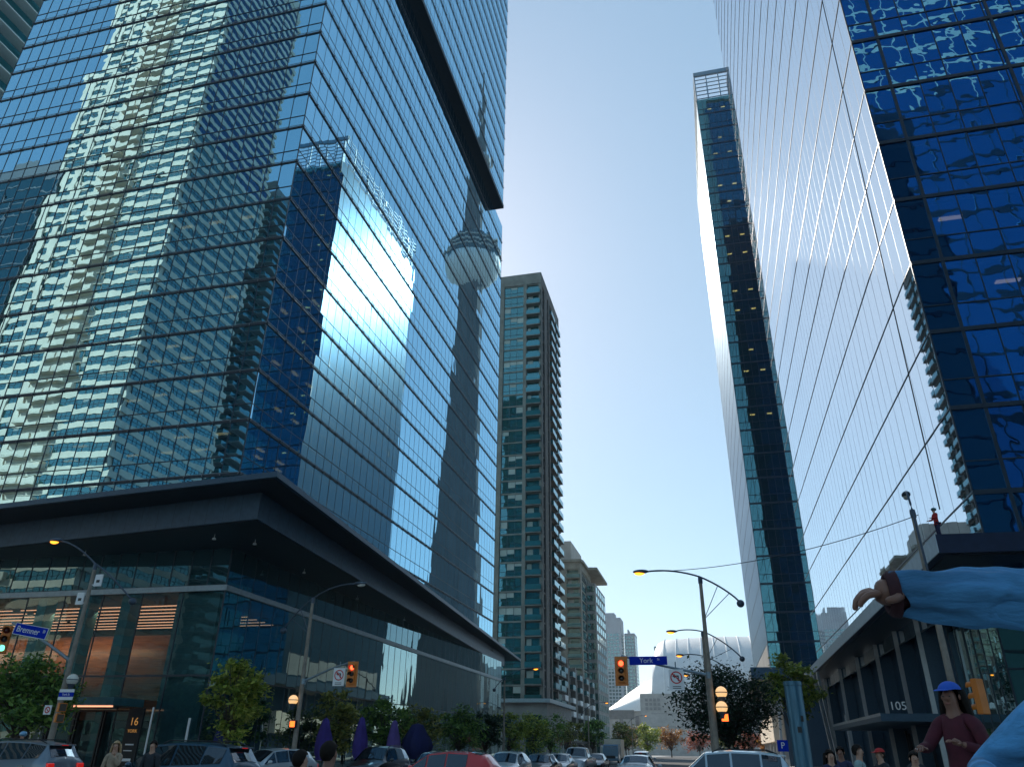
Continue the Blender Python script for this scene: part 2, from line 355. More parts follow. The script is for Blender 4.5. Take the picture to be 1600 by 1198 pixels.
# canopy: upper thin plate, set-back fascia, soffit
pl = [(-23.2,36.5),(-31.95,135.),(-44,135.),(-74.,60.),(-74.,41.4)]
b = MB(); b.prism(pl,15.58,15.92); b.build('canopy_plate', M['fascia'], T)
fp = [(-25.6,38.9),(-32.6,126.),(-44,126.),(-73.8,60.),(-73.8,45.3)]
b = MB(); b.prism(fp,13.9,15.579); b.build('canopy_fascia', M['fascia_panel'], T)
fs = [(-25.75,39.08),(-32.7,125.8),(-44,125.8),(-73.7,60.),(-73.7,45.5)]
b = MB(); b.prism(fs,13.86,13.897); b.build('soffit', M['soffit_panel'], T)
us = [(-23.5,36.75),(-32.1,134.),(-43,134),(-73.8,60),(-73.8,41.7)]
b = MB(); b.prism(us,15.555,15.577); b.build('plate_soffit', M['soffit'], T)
for x, y in ((-30.2,41.5),(-28.3,43.2),(-29.4,52),(-30.,63),(-30.2,75),(-42,43.7),(-55,44.4)):
    b = MB(); b.tube([(x,y,13.86),(x,y,13.62)],.02); b.lathe([(.03,.14),(.11,.1),(.13,0),(.02,-.02)],12,(x,y,13.5)); b.build('soffit_lamp', M['sign_white'], T)
# podium glazing
PX, PY, PYB, PX0 = -31.2, 45.1, 119., -76.
for nm, z0_, z1_, m1, m2, nx, ny in (('lobby_glazing',.14,5.6,G_pod,G_pod_st,14,46),('lobby_glazing',5.66,11.,G_pod,G_pod_st,14,46),('clerestory',11.36,13.86,G_cler,G_cler,30,46)):
    g = MB(); pane_row(g,(PX0,PY,0),(1,0,0),(0,-1,0),PX-PX0,z0_,z1_,nx,.002,0); pane_row(g,(PX,PY,0),(0,1,0),(1,0,0),PYB-PY,z0_,z1_,ny,.003,1)
    gb = g.build(nm, [m1,m2], T)
    f = MB(); vbars(f,(PX0,PY,0),(1,0,0),(0,-1,0),PX-PX0,z0_,z1_,nx,.07,.03); vbars(f,(PX,PY,0),(0,1,0),(1,0,0),PYB-PY,z0_,z1_,ny,.05,.012)
    hbar(f,(PX0,PY,0),(1,0,0),(0,-1,0),PX-PX0,z0_,z0_+.06,.04)
    f.build('mullions', M['dark_alu'], gb)
b = MB(); hbar(b,(PX0,PY,0),(1,0,0),(0,-1,0),PX-PX0+.16,11.,11.36,.16); hbar(b,(PX,PY,0),(0,1,0),(1,0,0),PYB-PY,11.,11.36,.16); b.build('podium_band', M['steel_panel'], T)
b = MB(); hbar(b,(PX0,PY,0),(1,0,0),(0,-1,0),PX-PX0,5.6,5.66,.05); hbar(b,(PX,PY,0),(0,1,0),(1,0,0),PYB-PY,5.6,5.66,.05); b.build('transom', M['dark_alu'], T)
b = MB(); b.box(PX0+.3,PX-.3,PY+.3,PYB-.3,11.02,11.34); b.build('podium_slab', M['int_dark'], T)
b = MB(); b.box(PX0+.3,PX-.25,PY+.25,PYB-.3,.05,.15); b.build('lobby_floor', M['grey_conc'], T)
b = MB(); b.box(PX0,-40.,58.,58.4,.15,11.); b.box(-41,-40.4,58.4,118.,.15,11.); b.box(PX0,PX0+.3,PY+.3,58,.15,11); b.box(PX0,PX,PYB-.2,PYB,.15,13.8); b.build('lobby_wall', M['int_dark'], T)
b = MB(); b.box(PX0+.4,PX-.4,PY+.5,58,13.3,13.5); b.box(PX0+.4,-33.5,47.5,48,11.4,13.3); b.box(-34,-33.6,48,118,11.4,13.3); b.build('upper_wall', M['int_dark'], T)
b = MB()   # curved timber bulkhead in the lobby
prof = [(54,9.2),(51.6,9.15),(50.4,8.7),(49.8,7.8),(49.7,6.6),(50.1,5.2),(51.,4.0),(53.,3.4),(56.,3.3)]
for (xa,xb) in ((-75.,-50.5),(-49.6,-37.2)):
    xs_ = [xa,xa+.4]+[xb-1.5,xb-.7,xb-.2,xb]; sh = [0,0,0,.15,.5,1.3]; n_ = len(prof); base = len(b.v)
    vs = [(x, y+sh[i]*.8, z-(z-6.2)*sh[i]*.25) for i,x in enumerate(xs_) for (y,z) in prof]
    b.add(vs,[(i*n_+j,(i+1)*n_+j,(i+1)*n_+j+1,i*n_+j+1) for i in range(len(xs_)-1) for j in range(n_-1)]+[tuple(range((len(xs_)-1)*n_,len(xs_)*n_))])
b.build('timber_bulkhead', M['wood'], T, smooth=True)
for i in range(8):
    y = 47.6+i*1.25
    for (xa,xb) in ((-75,-51.+.1*i),(-50.2,-34.)):
        b = MB(); b.box(xa,xb,y-.04,y+.04,10.55-.02*i,10.60-.02*i); b.build('strip_light', M['lamp_warm'], T)
for x in (-70,-63.5,-57.2,-51.5,-46.3,-42.6,-39.2):
    b = MB(); b.box(x-.38,x+.38,45.55,46.5,.15,11.0); b.build('glass_fin', M['teal_panel'], T)
b = MB(); b.box(-35.,-31.75,45.45,45.75,.15,11.); b.box(-32.1,-31.75,45.75,48.3,.15,11); b.build('corner_panel', M['teal_panel'], T)
for x in (-68,-57,-46):   # the lobby's own ceiling lighting
    al = bpy.data.lights.new('lobby_light','AREA'); al.shape = 'RECTANGLE'; al.size = 9; al.size_y = 1.; al.energy = 130; al.color = (1.,.62,.38)
    ao = bpy.data.objects.new('lobby_light',al); col.objects.link(ao); ao.location = (x,46.6,10.2); ao.rotation_euler = (R(38),0,0)
# entrance under the front glazing
b = MB(); b.box(-45.5,-35.6,42.2,45.0,3.75,4.2); b.build('entrance_canopy', M['teal_panel'], T)
b = MB(); b.box(-45.2,-36.,42.6,42.75,3.66,3.74); b.build('strip_light', M['lamp_warm'], T)
for i in range(4):
    x = -44.5+i*2.1; d = MB()
    for (xa,xb) in ((x,x+.1),(x+1.9,x+2.0)): d.box(xa,xb,44.75,44.93,.15,3.6)
    d.box(x+.1,x+1.9,44.75,44.93,3.48,3.6); d.box(x+.1,x+1.9,44.75,44.93,.15,.35); d.build('door', M['black'], T)
b = MB(); b.tube([(-42.5,44.4,1.6),(-42.5,44.4,3.0)],.035); b.build('door_handle', M['alu'], T)

# ---- text ----------------------------------------------------------
def text(s, size, loc, m, parent, rz=0, ext=.004, name='lettering', sx=1.):
    cu = bpy.data.curves.new('t','FONT'); cu.body = s; cu.size = size; cu.extrude = ext; cu.align_x = 'CENTER'; cu.align_y = 'CENTER'
    t = bpy.data.objects.new('t', cu); col.objects.link(t); bpy.context.view_layer.update()
    me = bpy.data.meshes.new_from_object(t.evaluated_get(bpy.context.evaluated_depsgraph_get()))
    me.transform(Matrix.Translation(Vector(loc)) @ Matrix.Rotation(rz,4,'Z') @ Matrix.Rotation(R(90),4,'X') @ Matrix.Scale(sx,4,(1,0,0)))
    bpy.data.objects.remove(t); bpy.data.curves.remove(cu)
    me.materials.clear(); me.materials.append(m)
    o = bpy.data.objects.new(name, me); col.objects.link(o); o.parent = parent; return o

# ---- condo towers ---------------------------------------------------
def condo(x0,x1,y0,y1,H,fl,label,bays,wall,cat='building',z0=0.,side_bays=None,flip=1,roof=3.,slab_m=None,rail=None,bal=1.5,win=None,group=None,side_win=None,slab_t=.32):
    """flip=1: front faces -Y, side faces +X ; bays: (from, to, kind) fractions of the front, kind w(indow) b(alcony) s(olid pier)"""
    T = empty('apartment_tower',(0,0,0),label,cat,group)
    yf = y0 if flip > 0 else y1; dn = -1 if flip > 0 else 1
    b = MB(); b.box(x0+.5,x1-.5,y0+.5,y1-.5,z0,H); b.build('core_wall', wall, T)
    nf = int((H-z0)/fl); W, D = x1-x0, y1-y0
    win = win or G_condo; slab_m = slab_m or wall; rail = rail or G_teal
    BL = M['blind']
    faces = [((x0,yf,0),Vector((1,0,0)),Vector((0,dn,0)),W,bays)]
    if side_bays: faces.append(((x1,y0,0),Vector((0,1,0)),Vector((1,0,0)),D,side_bays))
    piers = MB(); count = {}; rest = {}; rnd = random.Random(int(H*7+x0))
    def put(name, mb, mats, sub=None):
        count[name] = count.get(name,0)+1
        if count[name] > 98:
            r = rest.setdefault(name,(MB(),mats,MB(),sub)); k = len(r[0].v); r[0].v += mb.v; r[0].f += [tuple(i+k for i in f) for f in mb.f]; r[0].m += mb.m
            if sub: k = len(r[2].v); r[2].v += sub[1].v; r[2].f += [tuple(i+k for i in f) for f in sub[1].f]; r[2].m += sub[1].m
            return
        o = mb.build(name, mats, T)
        if sub: sub[1].build(sub[0], sub[2], o)
    for i in range(nf-1,-1,-1):
        za = z0+i*fl
        sl = MB(); sl.box(x0+.1,x1-.1,y0+.1,y1-.1,za+fl-slab_t,za+fl); put('floor_slab', sl, slab_m)
        for O,u,n_,LEN,bb in faces:
            O = Vector(O)
            for (a,c,k) in bb:
                A, Wd = O+u*(LEN*a), LEN*(c-a)
                if k == 'w':
                    q = MB(); nn = max(1,int(Wd/1.3)); pane_row(q,A-n_*.25,u,n_,Wd,za+.02,za+fl-.34,nn,.004,0); vbars(q,A-n_*.25,u,n_,Wd,za,za+fl-.33,nn,.08,.05,1); hbar(q,A-n_*.25,u,n_,Wd,za+.86,za+.94,.05,1)
                    for j in range(nn):
                        if rnd.random() < .3: t = rnd.uniform(.4,1.5); e = A-n_*.238+u*(Wd*j/nn+.06)+Vector((0,0,za+fl-.36-t)); q.quad(e,e+u*(Wd/nn-.12),e+u*(Wd/nn-.12)+Vector((0,0,t)),e+Vector((0,0,t)),2)
                    put('window', q, [(side_win or win) if n_.x > .5 else win,M['dark_alu'],BL])
                elif k == 'b':
                    q = MB(); q.obox(A-n_*.1+Vector((0,0,za-.2)),u*Wd,n_*(bal+.1),(0,0,.2)); r = MB()
                    r.obox(A+n_*(bal-.06)+u*.05+Vector((0,0,za+.06)),u*(Wd-.1),n_*.03,(0,0,1.02)); r.obox(A+u*.04+Vector((0,0,za+.06)),u*.03,n_*(bal-.07),(0,0,1.02)); r.obox(A+u*(Wd-.07)+Vector((0,0,za+.06)),u*.03,n_*(bal-.07),(0,0,1.02))
                    put('balcony', q, slab_m, ('railing', r, rail))
                    q = MB(); e = A-n_*.42+u*.1; q.quad(e+Vector((0,0,za)),e+u*(Wd-.2)+Vector((0,0,za)),e+u*(Wd-.2)+Vector((0,0,za+fl-.4)),e+Vector((0,0,za+fl-.4)),0)
                    if rnd.random() < .5: t = Wd*rnd.uniform(.1,.5); e2 = e+n_*.012+u*.1; q.quad(e2+Vector((0,0,za+.1)),e2+u*t+Vector((0,0,za+.1)),e2+u*t+Vector((0,0,za+fl-.5)),e2+Vector((0,0,za+fl-.5)),1)
                    put('balcony_door', q, [win,BL])
    for O,u,n_,LEN,bb in faces:
        for (a,c,k) in bb:
            if k == 's': piers.obox(Vector(O)+u*(LEN*a)-n_*.55+Vector((0,0,z0)),u*(LEN*(c-a)),n_*.67,(0,0,H+.3-z0))
    for name,(mb,mats,sm,sub) in rest.items():
        o = mb.build(name, mats, T, kind='stuff')
        if sub: sm.build(sub[0], sub[2], o)
    if piers.f: piers.build('pier', wall, T)
    b = MB(); b.box(x0-.1,x1+.1,y0-.1,y1+.1,z0+nf*fl,H+roof); b.build('parapet', wall, T)
    return T

# condo 1 (behind the left tower), condo 2 further on
condo(-58,-31.2,150,173,104.5,2.95,'tall slim apartment tower with green windows and stacked balconies, right behind the big glass tower',
      [(0,.05,'s'),(.05,.45,'w'),(.45,.50,'s'),(.50,.66,'s'),(.66,.84,'w'),(.84,.87,'s'),(.87,.995,'b')],M['tan'],z0=10,
      side_bays=[(0,.06,'s'),(.06,.16,'w'),(.16,.3,'s'),(.3,.38,'w'),(.38,.44,'s'),(.44,.66,'b'),(.66,.72,'s'),(.72,.97,'b')],bal=.7,rail=G_teal)
c1 = [o for o in bpy.data.objects if o.parent is None and o.name=='apartment_tower'][0]
b = MB(); b.box(-58,-30.,148,175,.1,9.6); b.build('podium_wall', M['grey_conc'], c1)
b = MB(); b.box(-57,-29.2,147,149,9.62,10.3); b.box(-30.2,-29.2,149,176,9.62,10.3); b.build('podium_cornice', M['steel_panel'], c1)
for i in range(5):
    b = MB(); b.box(-29.98,-29.9,150+i*5,153.6+i*5,.6,4.2); b.build('shop_window', G_condo, c1)
for i in range(6):
    b = MB(); b.box(-56+i*4.4,-53+i*4.4,147.9,147.98,.6,7.5); b.build('podium_window', G_condo, c1)
c2 = condo(-60,-36.5,234,256,54,2.95,'shorter pale green apartment tower with flared roof, beyond the tall slim tower',
      [(0,.5,'w'),(.5,.64,'w'),(.64,.82,'s'),(.82,1.,'b')],M['olive_conc'],z0=0,side_bays=[(0,.1,'s'),(.1,.9,'w'),(.9,1,'s')],bal=1.3,roof=1.2)
b = MB(); b.box(-60,-33.8,247,272,0,51.); b.build('rear_wing', M['grey_conc'], c2)
b = MB(); b.prism([(-61,233.4),(-36.0,233.4),(-35.6,236),(-35.6,246),(-32.8,246.5),(-32.8,273),(-61,273)],55.2,56.0); b.build('roof_slab', M['olive_conc'], c2)
b = MB(); b.box(-55,-40.3,240,262,56.2,63.5); b.build('mechanical_penthouse', M['concrete'], c2)
for i in range(17):
    b = MB()
    for j in range(5): b.box(-33.79,-33.7,248.5+j*4.6,251.5+j*4.6,1+i*2.95,2.9+i*2.95)
    for j in range(2): b.box(-36.4+j*1.3,-35.3+j*1.3,246.9,246.98,1+i*2.95,2.9+i*2.95)
    b.build('window', G_condo, c2)
# mid-rise row along the left pavement
MR = empty('midrise_block',(0,0,0),'grey midrise block with white balcony fronts along the left pavement','building')
b = MB(); b.box(-52,-33.5,176,232,0,19.5); b.build('wall', M['grey_conc'], MR)
for j in range(5):
    y = 178+j*10.8; p = MB(); p.box(-33.48,-32.3,y+6.2,y+7.6,0,21+(-.8*j)); p.box(-33.48,-32.6,y-1.2,y-.2,0,20); p.build('pier', M['tan'], MR)
    for i in range(6):
        z = 3+i*2.95; q = MB(); q.box(-33.48,-32.0,y+1,y+5,z-.2,z); o = q.build('balcony', M['grey_conc'], MR)
        q = MB(); q.box(-32.05,-32.0,y+1,y+5,z+.01,z+1.1); q.box(-33.4,-32.06,y+1.0,y+1.05,z+.01,z+1.1); q.build('railing', M['sign_white'] if i<4 else G_teal, o)
        q = MB(); q.quad((-33.46,y+.8,z+.01),(-33.46,y+5.2,z+.01),(-33.46,y+5.2,z+2.5),(-33.46,y+.8,z+2.5)); q.build('window', G_condo, MR)
b = MB(); b.box(-33.4,-30.5,176,232,3.2,3.7); b.build('shop_awning', M['black'], MR)
# top-left condo seen past the tower
condo(-118,-86,42,86,170,3.05,'pale apartment block with green glass balconies, peeking past the top left corner',
      [(0,1,'w')],M['concrete'],z0=0,side_bays=[(0,.10,'w'),(.1,.48,'b'),(.48,.52,'s'),(.52,.96,'b')],bal=2.2,rail=G_teal,slab_m=M['sign_white'])
# behind the camera: the blocks mirrored in the glass
condo(-141,-104.3,-48,-18,205,3.0,'cream concrete apartment tower with dark balconies, mirrored in the big left facade',
      [(0,.04,'s'),(.04,.17,'w'),(.17,.21,'s'),(.21,.34,'w'),(.34,.38,'s'),(.38,.50,'b'),(.51,.61,'b'),(.62,.985,'w')],M['cream'],flip=-1,side_bays=[(.05,.95,'w')],bal=1.2,rail=M['cream'],win=G_condo,slab_m=M['cream'],side_win=G_side,slab_t=1.25)
condo(-146,-112,-86,-62,150,3.0,'slab block with pale curved balconies, mirrored near the corner of the left facade',
      [(0,.3,'w'),(.3,1,'b')],M['grey_conc'],flip=-1,side_bays=[(0,1,'b')],bal=2.4,rail=G_teal,slab_m=M['concrete'])
def glass_block(x0,x1,y0,y1,H,fl,label,g,line=.35,px=1.5,thick=6.,lm=None,name='glass_tower',lm2=None,z2=1e9):
    T = empty(name,(0,0,0),label,'building'); lm = lm or M['dark_alu']
    b = MB(); b.box(x0+.3,x1-.3,y0+.3,y1-.3,0,H); b.build('core_wall', M['int_dark'], T)
    n = min(95,int(H/fl)); 
    for i in range(n):
        za, zb = i*fl, (i+1)*fl; q = MB()
        for O,u,nr,W in (((x0,y1,0),(1,0,0),(0,1,0),x1-x0),((x0,y0,0),(1,0,0),(0,-1,0),x1-x0),((x1,y0,0),(0,1,0),(1,0,0),y1-y0),((x0,y0,0),(0,1,0),(-1,0,0),y1-y0)):
            pane_row(q,O,u,nr,W,za,zb-line,max(1,int(W/px)),.004,0); hbar(q,O,u,nr,W,zb-line,zb,.08,1)
            vbars(q,O,u,nr,W,za,zb-line,max(1,int(W/thick)),.3,.1,1)
        q.build('window_band',[g,lm2 if za > z2 else lm],T)
    b = MB(); b.box(x0-.1,x1+.1,y0-.1,y1+.1,n*fl+.01,H+1.5); b.build('parapet', lm, T)
    return T
glass_block(-236,-158,-60,-30,142,4.2,'dark blue glass office block, mirrored low at the left edge of the left facade',G_navy)
glass_block(22,38,-56,-27,92,4.2,'narrow navy glass tower, mirrored beside the corner of the right facade',G_navy)
glass_block(44,140,-100,-67,220,6.3,'broad blue glass tower with heavy dark floor lines, mirrored across the right facade',G_back,line=1.0,px=3,thick=6,lm2=M['cream'],z2=128)

# ---- right tower ----------------------------------------------------
XR, YR, YRB, XRE = 12.4, 36.7, 98.5, 52.
RT = empty('office_tower',(0,0,0),'tall glass office tower with pale mirrored side and deep blue front, right of the street','building')
zr = 8.2
for k in range(0, 33):
    za, zb = zr+4.2*k, zr+4.2*(k+1); g = MB()
    pane_row(g,(XR,YR,0),(1,0,0),(0,-1,0),XRE-XR,za,za+1.5,26,.006,0); pane_row(g,(XR,YR,0),(1,0,0),(0,-1,0),XRE-XR,za+1.5,zb,26,.006,0)
    pane_row(g,(XR,YR,0),(0,1,0),(-1,0,0),YRB-YR,za,zb,41,.0010,1)
    g.quad((XRE,YR,za),(XRE,YRB,za),(XRE,YRB,zb),(XRE,YR,zb),0); g.quad((XR+.02,YRB,za),(XR+.02,YRB,zb),(XRE,YRB,zb),(XRE,YRB,za),0)
    bnd = g.build('window_band',[G_right,G_right_st],RT)
    f = MB(); vbars(f,(XR,YR,0),(1,0,0),(0,-1,0),XRE-XR,za+.1,zb-.1,26,.05,.03); vbars(f,(XR+1.5,YR,0),(1,0,0),(0,-1,0),XRE-XR-1.5,za+.1,zb-.1,6,.16,.06)
    vbars(f,(XR,YR,0),(0,1,0),(-1,0,0),YRB-YR,za+.04,zb-.04,41,.025,.004)
    hbar(f,(XR,YR,0),(1,0,0),(0,-1,0),XRE-XR,za+1.47,za+1.53,.04); f.build('mullions', M['dark_alu'], bnd)
    f = MB(); hbar(f,(XR-.01,YR,0),(1,0,0),(0,-1,0),XRE-XR,za-.12,za+.1,.08); hbar(f,(XR,YR,0),(0,1,0),(-1,0,0),YRB-YR,za-.035,za+.035,.03); f.build('spandrel', M['dark_alu'], bnd)
    if k < 32:
        f = MB(); f.box(XR+.35,XRE-.3,YR+.35,YRB-.3,zb-.3,zb-.13); f.build('floor_slab', M['ceiling'], RT)
b = MB(); b.box(XR,XRE,YR,YRB,zr+4.2*33,zr+4.2*33+1); b.build('roof', M['dark_alu'], RT)
b = MB(); b.box(XR+9,XRE-9,YR+9,YRB-9,zr,zr+4.2*33); b.build('core_wall', M['int_dark'], RT)
for (x,y,k,rz) in [(16.2,39.5,12,1),(17.6,39.8,12,1),(22.6,39.5,10,1),(21.2,38.2,12,0),(15.6,38.5,5,0),(17.6,39,4,0),(18.4,39,3,0)]:
    z = zr+4.2*k-.32; b = MB()
    if rz: b.box(x-.12,x+.12,y-.9,y+.9,z-.06,z)
    else: b.box(x-.6,x+.6,y-.15,y+.15,z-.06,z)
    b.build('ceiling_lamp', M['lamp_int'], RT)
# canopy and podium of the right tower
rp = [(9.66,33.96),(52.,36.2),(52.,60.),(16.,108.),(10.7,108.)]
b = MB(); b.prism(rp,9.12,9.9); b.build('canopy_plate', M['shaded_navy_panel'], RT)  # shade on the canopy front is put into this dark navy colour
b = MB(); b.prism([(9.62,33.93),(9.659,33.95),(10.699,108),(10.66,108)],9.13,9.89); b.build('lit_edge_strip', M['steel_panel'], RT)  # added pale strip: the lighter street side is put into its colour
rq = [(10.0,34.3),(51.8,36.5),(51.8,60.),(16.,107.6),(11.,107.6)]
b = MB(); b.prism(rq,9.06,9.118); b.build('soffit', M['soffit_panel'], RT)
b = MB(); b.box(13.2,13.6,48.4,97.,.14,9.05); b.build('podium_wall', M['fascia'], RT)
g = MB(); pane_row(g,(13.2,40.6,0),(0,1,0),(-1,0,0),7.8,.2,9.05,6,.006,0); pane_row(g,(13.2,40.6,0),(1,0,0),(0,-1,0),38.,.2,5.2,24,.006,0); pane_row(g,(13.2,40.6,0),(1,0,0),(0,-1,0),38.,5.24,9.05,24,.006,0)
pg = g.build('lobby_glazing',[G_pod_st],RT)
f = MB(); vbars(f,(13.2,40.6,0),(0,1,0),(-1,0,0),7.8,.2,9.05,6,.05,.03); vbars(f,(13.2,40.6,0),(1,0,0),(0,-1,0),38.,.2,9.05,24,.05,.03); hbar(f,(13.2,40.6,0),(1,0,0),(0,-1,0),38.,5.18,5.26,.05); f.build('mullions', M['dark_alu'], pg)
b = MB(); b.box(14.,51.,44.,97.,.15,9.05); b.build('podium_core', M['int_dark'], RT)
for y in (50.5,56.5,63.5,72.,82.,93.):
    b = MB(); b.box(12.2,13.19,y,y+.55,.14,9.05); o = b.build('column', M['fascia'], RT); b = MB(); b.box(12.05,12.32,y-.06,y-.003,.14,9.05); b.build('column_trim', M['alu'], o)
b = MB(); b.box(9.2,13.18,50.,70.,3.35,3.75); b.build('entrance_canopy', M['fascia'], RT)
b = MB(); b.box(9.18,9.2,50.,70.,3.62,3.78); b.build('canopy_trim', M['alu'], RT)
for i in range(6):
    b = MB(); y = 51+i*3; b.box(13.0,13.18,y,y+.12,.15,3.2); b.box(13.0,13.18,y+2.4,y+2.52,.15,3.2); b.box(13.02,13.18,y+.12,y+2.4,3.0,3.2); b.build('door', M['black'], RT)
text('105',.62,(10.3,50.4,4.15),M['sign_white'],RT,rz=R(-8),ext=.03,name='number_sign')
# diagonal braces beside the podium
for (ya,yb) in ((86,84.2),(89,87.2)):
    b = MB(); b.obox((11.3,ya,.14),(.25,0,0),(0,.4,0),(-1.0,yb-ya,8.9)); b.build('brace', M['alu'], RT)

# ---- thin tower ------------------------------------------------------
TX, TY, TYB, TXE, TH = 8.7, 121., 166., 22., 133.5
TT = empty('slab_tower',(0,0,0),'narrow green glass slab tower with open steel crown, beyond the right tower','building')
nz = 28
for k in range(nz):
    za, zb = 12.2+4.2*k, 12.2+4.2*(k+1)
    if zb > 126: break
    g = MB()
    pane_row(g,(TX,TY,0),(1,0,0),(0,-1,0),TXE-TX,za,za+1.4,12,.004,0); pane_row(g,(TX,TY,0),(1,0,0),(0,-1,0),TXE-TX,za+1.4,zb,12,.004,0)
    pane_row(g,(TX,TY,0),(0,1,0),(-1,0,0),TYB-TY,za,zb,30,.0012,1)
    g.quad((TXE,TY,za),(TXE,TYB,za),(TXE,TYB,zb),(TXE,TY,zb),0); g.quad((TX+.02,TYB,za),(TX+.02,TYB,zb),(TXE,TYB,zb),(TXE,TYB,za),0)
    bnd = g.build('window_band',[G_thin,G_thin_st],TT)
    f = MB(); vbars(f,(TX,TY,0),(1,0,0),(0,-1,0),TXE-TX,za,zb,12,.06,.03); hbar(f,(TX,TY,0),(1,0,0),(0,-1,0),TXE-TX,za-.14,za+.14,.08); hbar(f,(TX,TY,0),(1,0,0),(0,-1,0),TXE-TX,za+1.36,za+1.44,.05)
    vbars(f,(TX,TY,0),(0,1,0),(-1,0,0),TYB-TY,za,zb,30,.05,.01); hbar(f,(TX,TY,0),(0,1,0),(-1,0,0),TYB-TY,za-.03,za+.03,.03); f.build('mullions', M['dark_alu'], bnd)
    f = MB(); f.box(TX+.3,TXE-.3,TY+.3,TYB-.3,zb-.35,zb-.16); f.build('floor_slab', M['ceiling'], TT)
    if k > 8 and k % 3 != 1:
        for x in ((11.3,14.1) if k%4 else (12.6,)):
            f = MB(); f.box(x-.4,x+.4,TY+2.4,TY+2.7,zb-.45,zb-.37); f.build('ceiling_lamp', M['lamp_int'], TT)
topz = 12.2+4.2*27
b = MB(); b.box(TX+5,TXE-2,TY+6,TYB-6,12,topz); b.build('core_wall', M['int_dark'], TT)
b = MB(); b.box(TX,TXE,TY+.6,TYB,topz+.01,topz+.5); b.box(TX+7.5,TXE-1,TY+5,TYB-5,topz+.5,topz+5); b.build('roof', M['grey_conc'], TT)
b = MB()
for x in (TX,TX+2.4,TX+4.9,TX+7.3,TX+9.7,TXE-.25): b.box(x,x+.25,TY,TY+.25,topz+.02,TH)
for i in range(8): b.box(TX,TXE,TY+.02,TY+.2,topz+1.1*i+.3,topz+1.1*i+.42)
b.box(TX,TXE,TY-.1,TY+.4,TH-.9,TH)
for i in range(12): b.box(TX,TX+.2,TY+.3+i*4,TY+.5+i*4,topz+.02,TH)
for i in range(8): b.box(TX+.02,TX+.14,TY+.3,TYB,topz+1.1*i+.3,topz+1.1*i+.42)
b.build('crown_screen', M['steel_panel'], TT)
b = MB(); b.box(TX-.02,TXE,TY+.5,TYB-1,11.9,12.15); b.build('transfer_slab', M['fascia'], TT)
b = MB(); b.box(TX-.02,TX+.5,TY+2,TYB-2,12.9,16.2); b.build('mechanical_louvre', M['grey_conc'], TT)
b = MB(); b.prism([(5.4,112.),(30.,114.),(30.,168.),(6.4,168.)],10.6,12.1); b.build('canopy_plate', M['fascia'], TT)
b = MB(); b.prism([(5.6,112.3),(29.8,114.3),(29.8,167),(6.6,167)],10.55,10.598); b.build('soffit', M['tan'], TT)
b = MB(); b.box(9.6,29,121,166,.14,10.5); b.build('podium_wall', M['fascia'], TT)
for i in range(6):
    b = MB(); y = 119.+i*7.5; b.obox((8.3,y,.14),(.35,0,0),(0,.6,0),(.7,0,10.4)); b.build('column', M['alu'], TT)
b = MB(); b.box(8.0,9.58,122,158,3.2,6.6); b.build('wall_panel', M['cream'], TT)
# ---- communications tower (seen only as a reflection) ----------------
CT = empty('communications_tower',(87,461,0),'very tall concrete communications tower with round pod and mast, mirrored in the left facade','tower')
b = MB()
for k in range(3):
    t = R(90+k*120+20); c_, s_ = math.cos(t), math.sin(t)
    zs = [0,40,90,150,220,330,446]; rr = [33,26,20,16,12.5,9,7]; tk = [4.5,4.2,3.8,3.4,3.,2.6,2.4]
    vs = []
    for z,r,q in zip(zs,rr,tk):
        vs += [(-s_*q,c_*q,z),(c_*r-s_*q*.7,s_*r+c_*q*.7,z),(c_*r+s_*q*.7,s_*r-c_*q*.7,z),(s_*q,-c_*q,z)]
    b.add(vs,[(i*4+j,i*4+(j+1)%4,(i+1)*4+(j+1)%4,(i+1)*4+j) for i in range(6) for j in range(4)]+[(24,25,26,27)])
b.lathe([(9.5,0),(7.5,200),(6,446)],12); b.build('shaft', M['cn_conc_backlit'], CT)
b = MB(); b.lathe([(8,322),(17,330),(21.5,336),(22.5,340),(22.5,343)],36); b.build('radome', M['roof_grey'], CT, smooth=True)
b = MB(); b.lathe([(22.5,343.1),(22.8,347)],36); b.lathe([(21.5,348.2),(21.5,352)],36); b.lathe([(19.5,353.5),(19.5,358)],36); b.lathe([(16,359.2),(15,366),(8,369)],36); b.build('pod_glazing', G_navy, CT)
b = MB(); b.lathe([(23.6,347.05),(23.6,348.1)],36); b.lathe([(22.2,352.1),(22.2,353.4)],36); b.lathe([(20.4,358.05),(20.4,359.1)],36); b.build('pod_deck', M['concrete'], CT)
b = MB(); b.lathe([(6.2,442),(9,445),(9,450),(6,453)],20); b.build('upper_pod', M['grey_conc'], CT)
b = MB(); b.lathe([(3.6,453),(3.2,480),(2.4,505),(1.6,525),(.7,545),(.4,553)],12); b.build('mast', M['cn_conc_backlit'], CT)
# ---- dome stadium -----------------------------------------------------
ST = empty('stadium',(0,0,0),'big domed stadium with white sloping roof and grey concrete walls at the street end','building')
b = MB(); cx, cy = 10., 585.
pts = [(cx+100*math.cos(t), cy+100*math.sin(t)) for t in [2*math.pi*i/48 for i in range(48)]]
b.prism(pts,0,26); b.build('wall', M['concrete'], ST)
b = MB()
for i in range(48):
    t = 2*math.pi*(i+.5)/48
    if math.sin(t) < .3: b.obox((cx+100.1*math.cos(t)-1,cy+100.1*math.sin(t),3),(2,0,0),(0,-.6,0),(0,0,18))
b.build('buttress', M['grey_conc'], ST)
def vault(xs, hs, y_front, zf, depth):   # rows of arcs: profile in YZ for every X station
    vs = []; n = 14
    for x, h, yf in zip(xs, hs, y_front):
        for j in range(n+1):
            t = math.pi*.5*j/n
            vs.append((x, yf+depth*(1-math.cos(t)), zf+(h-zf)*math.sin(t)))
    return vs, n+1
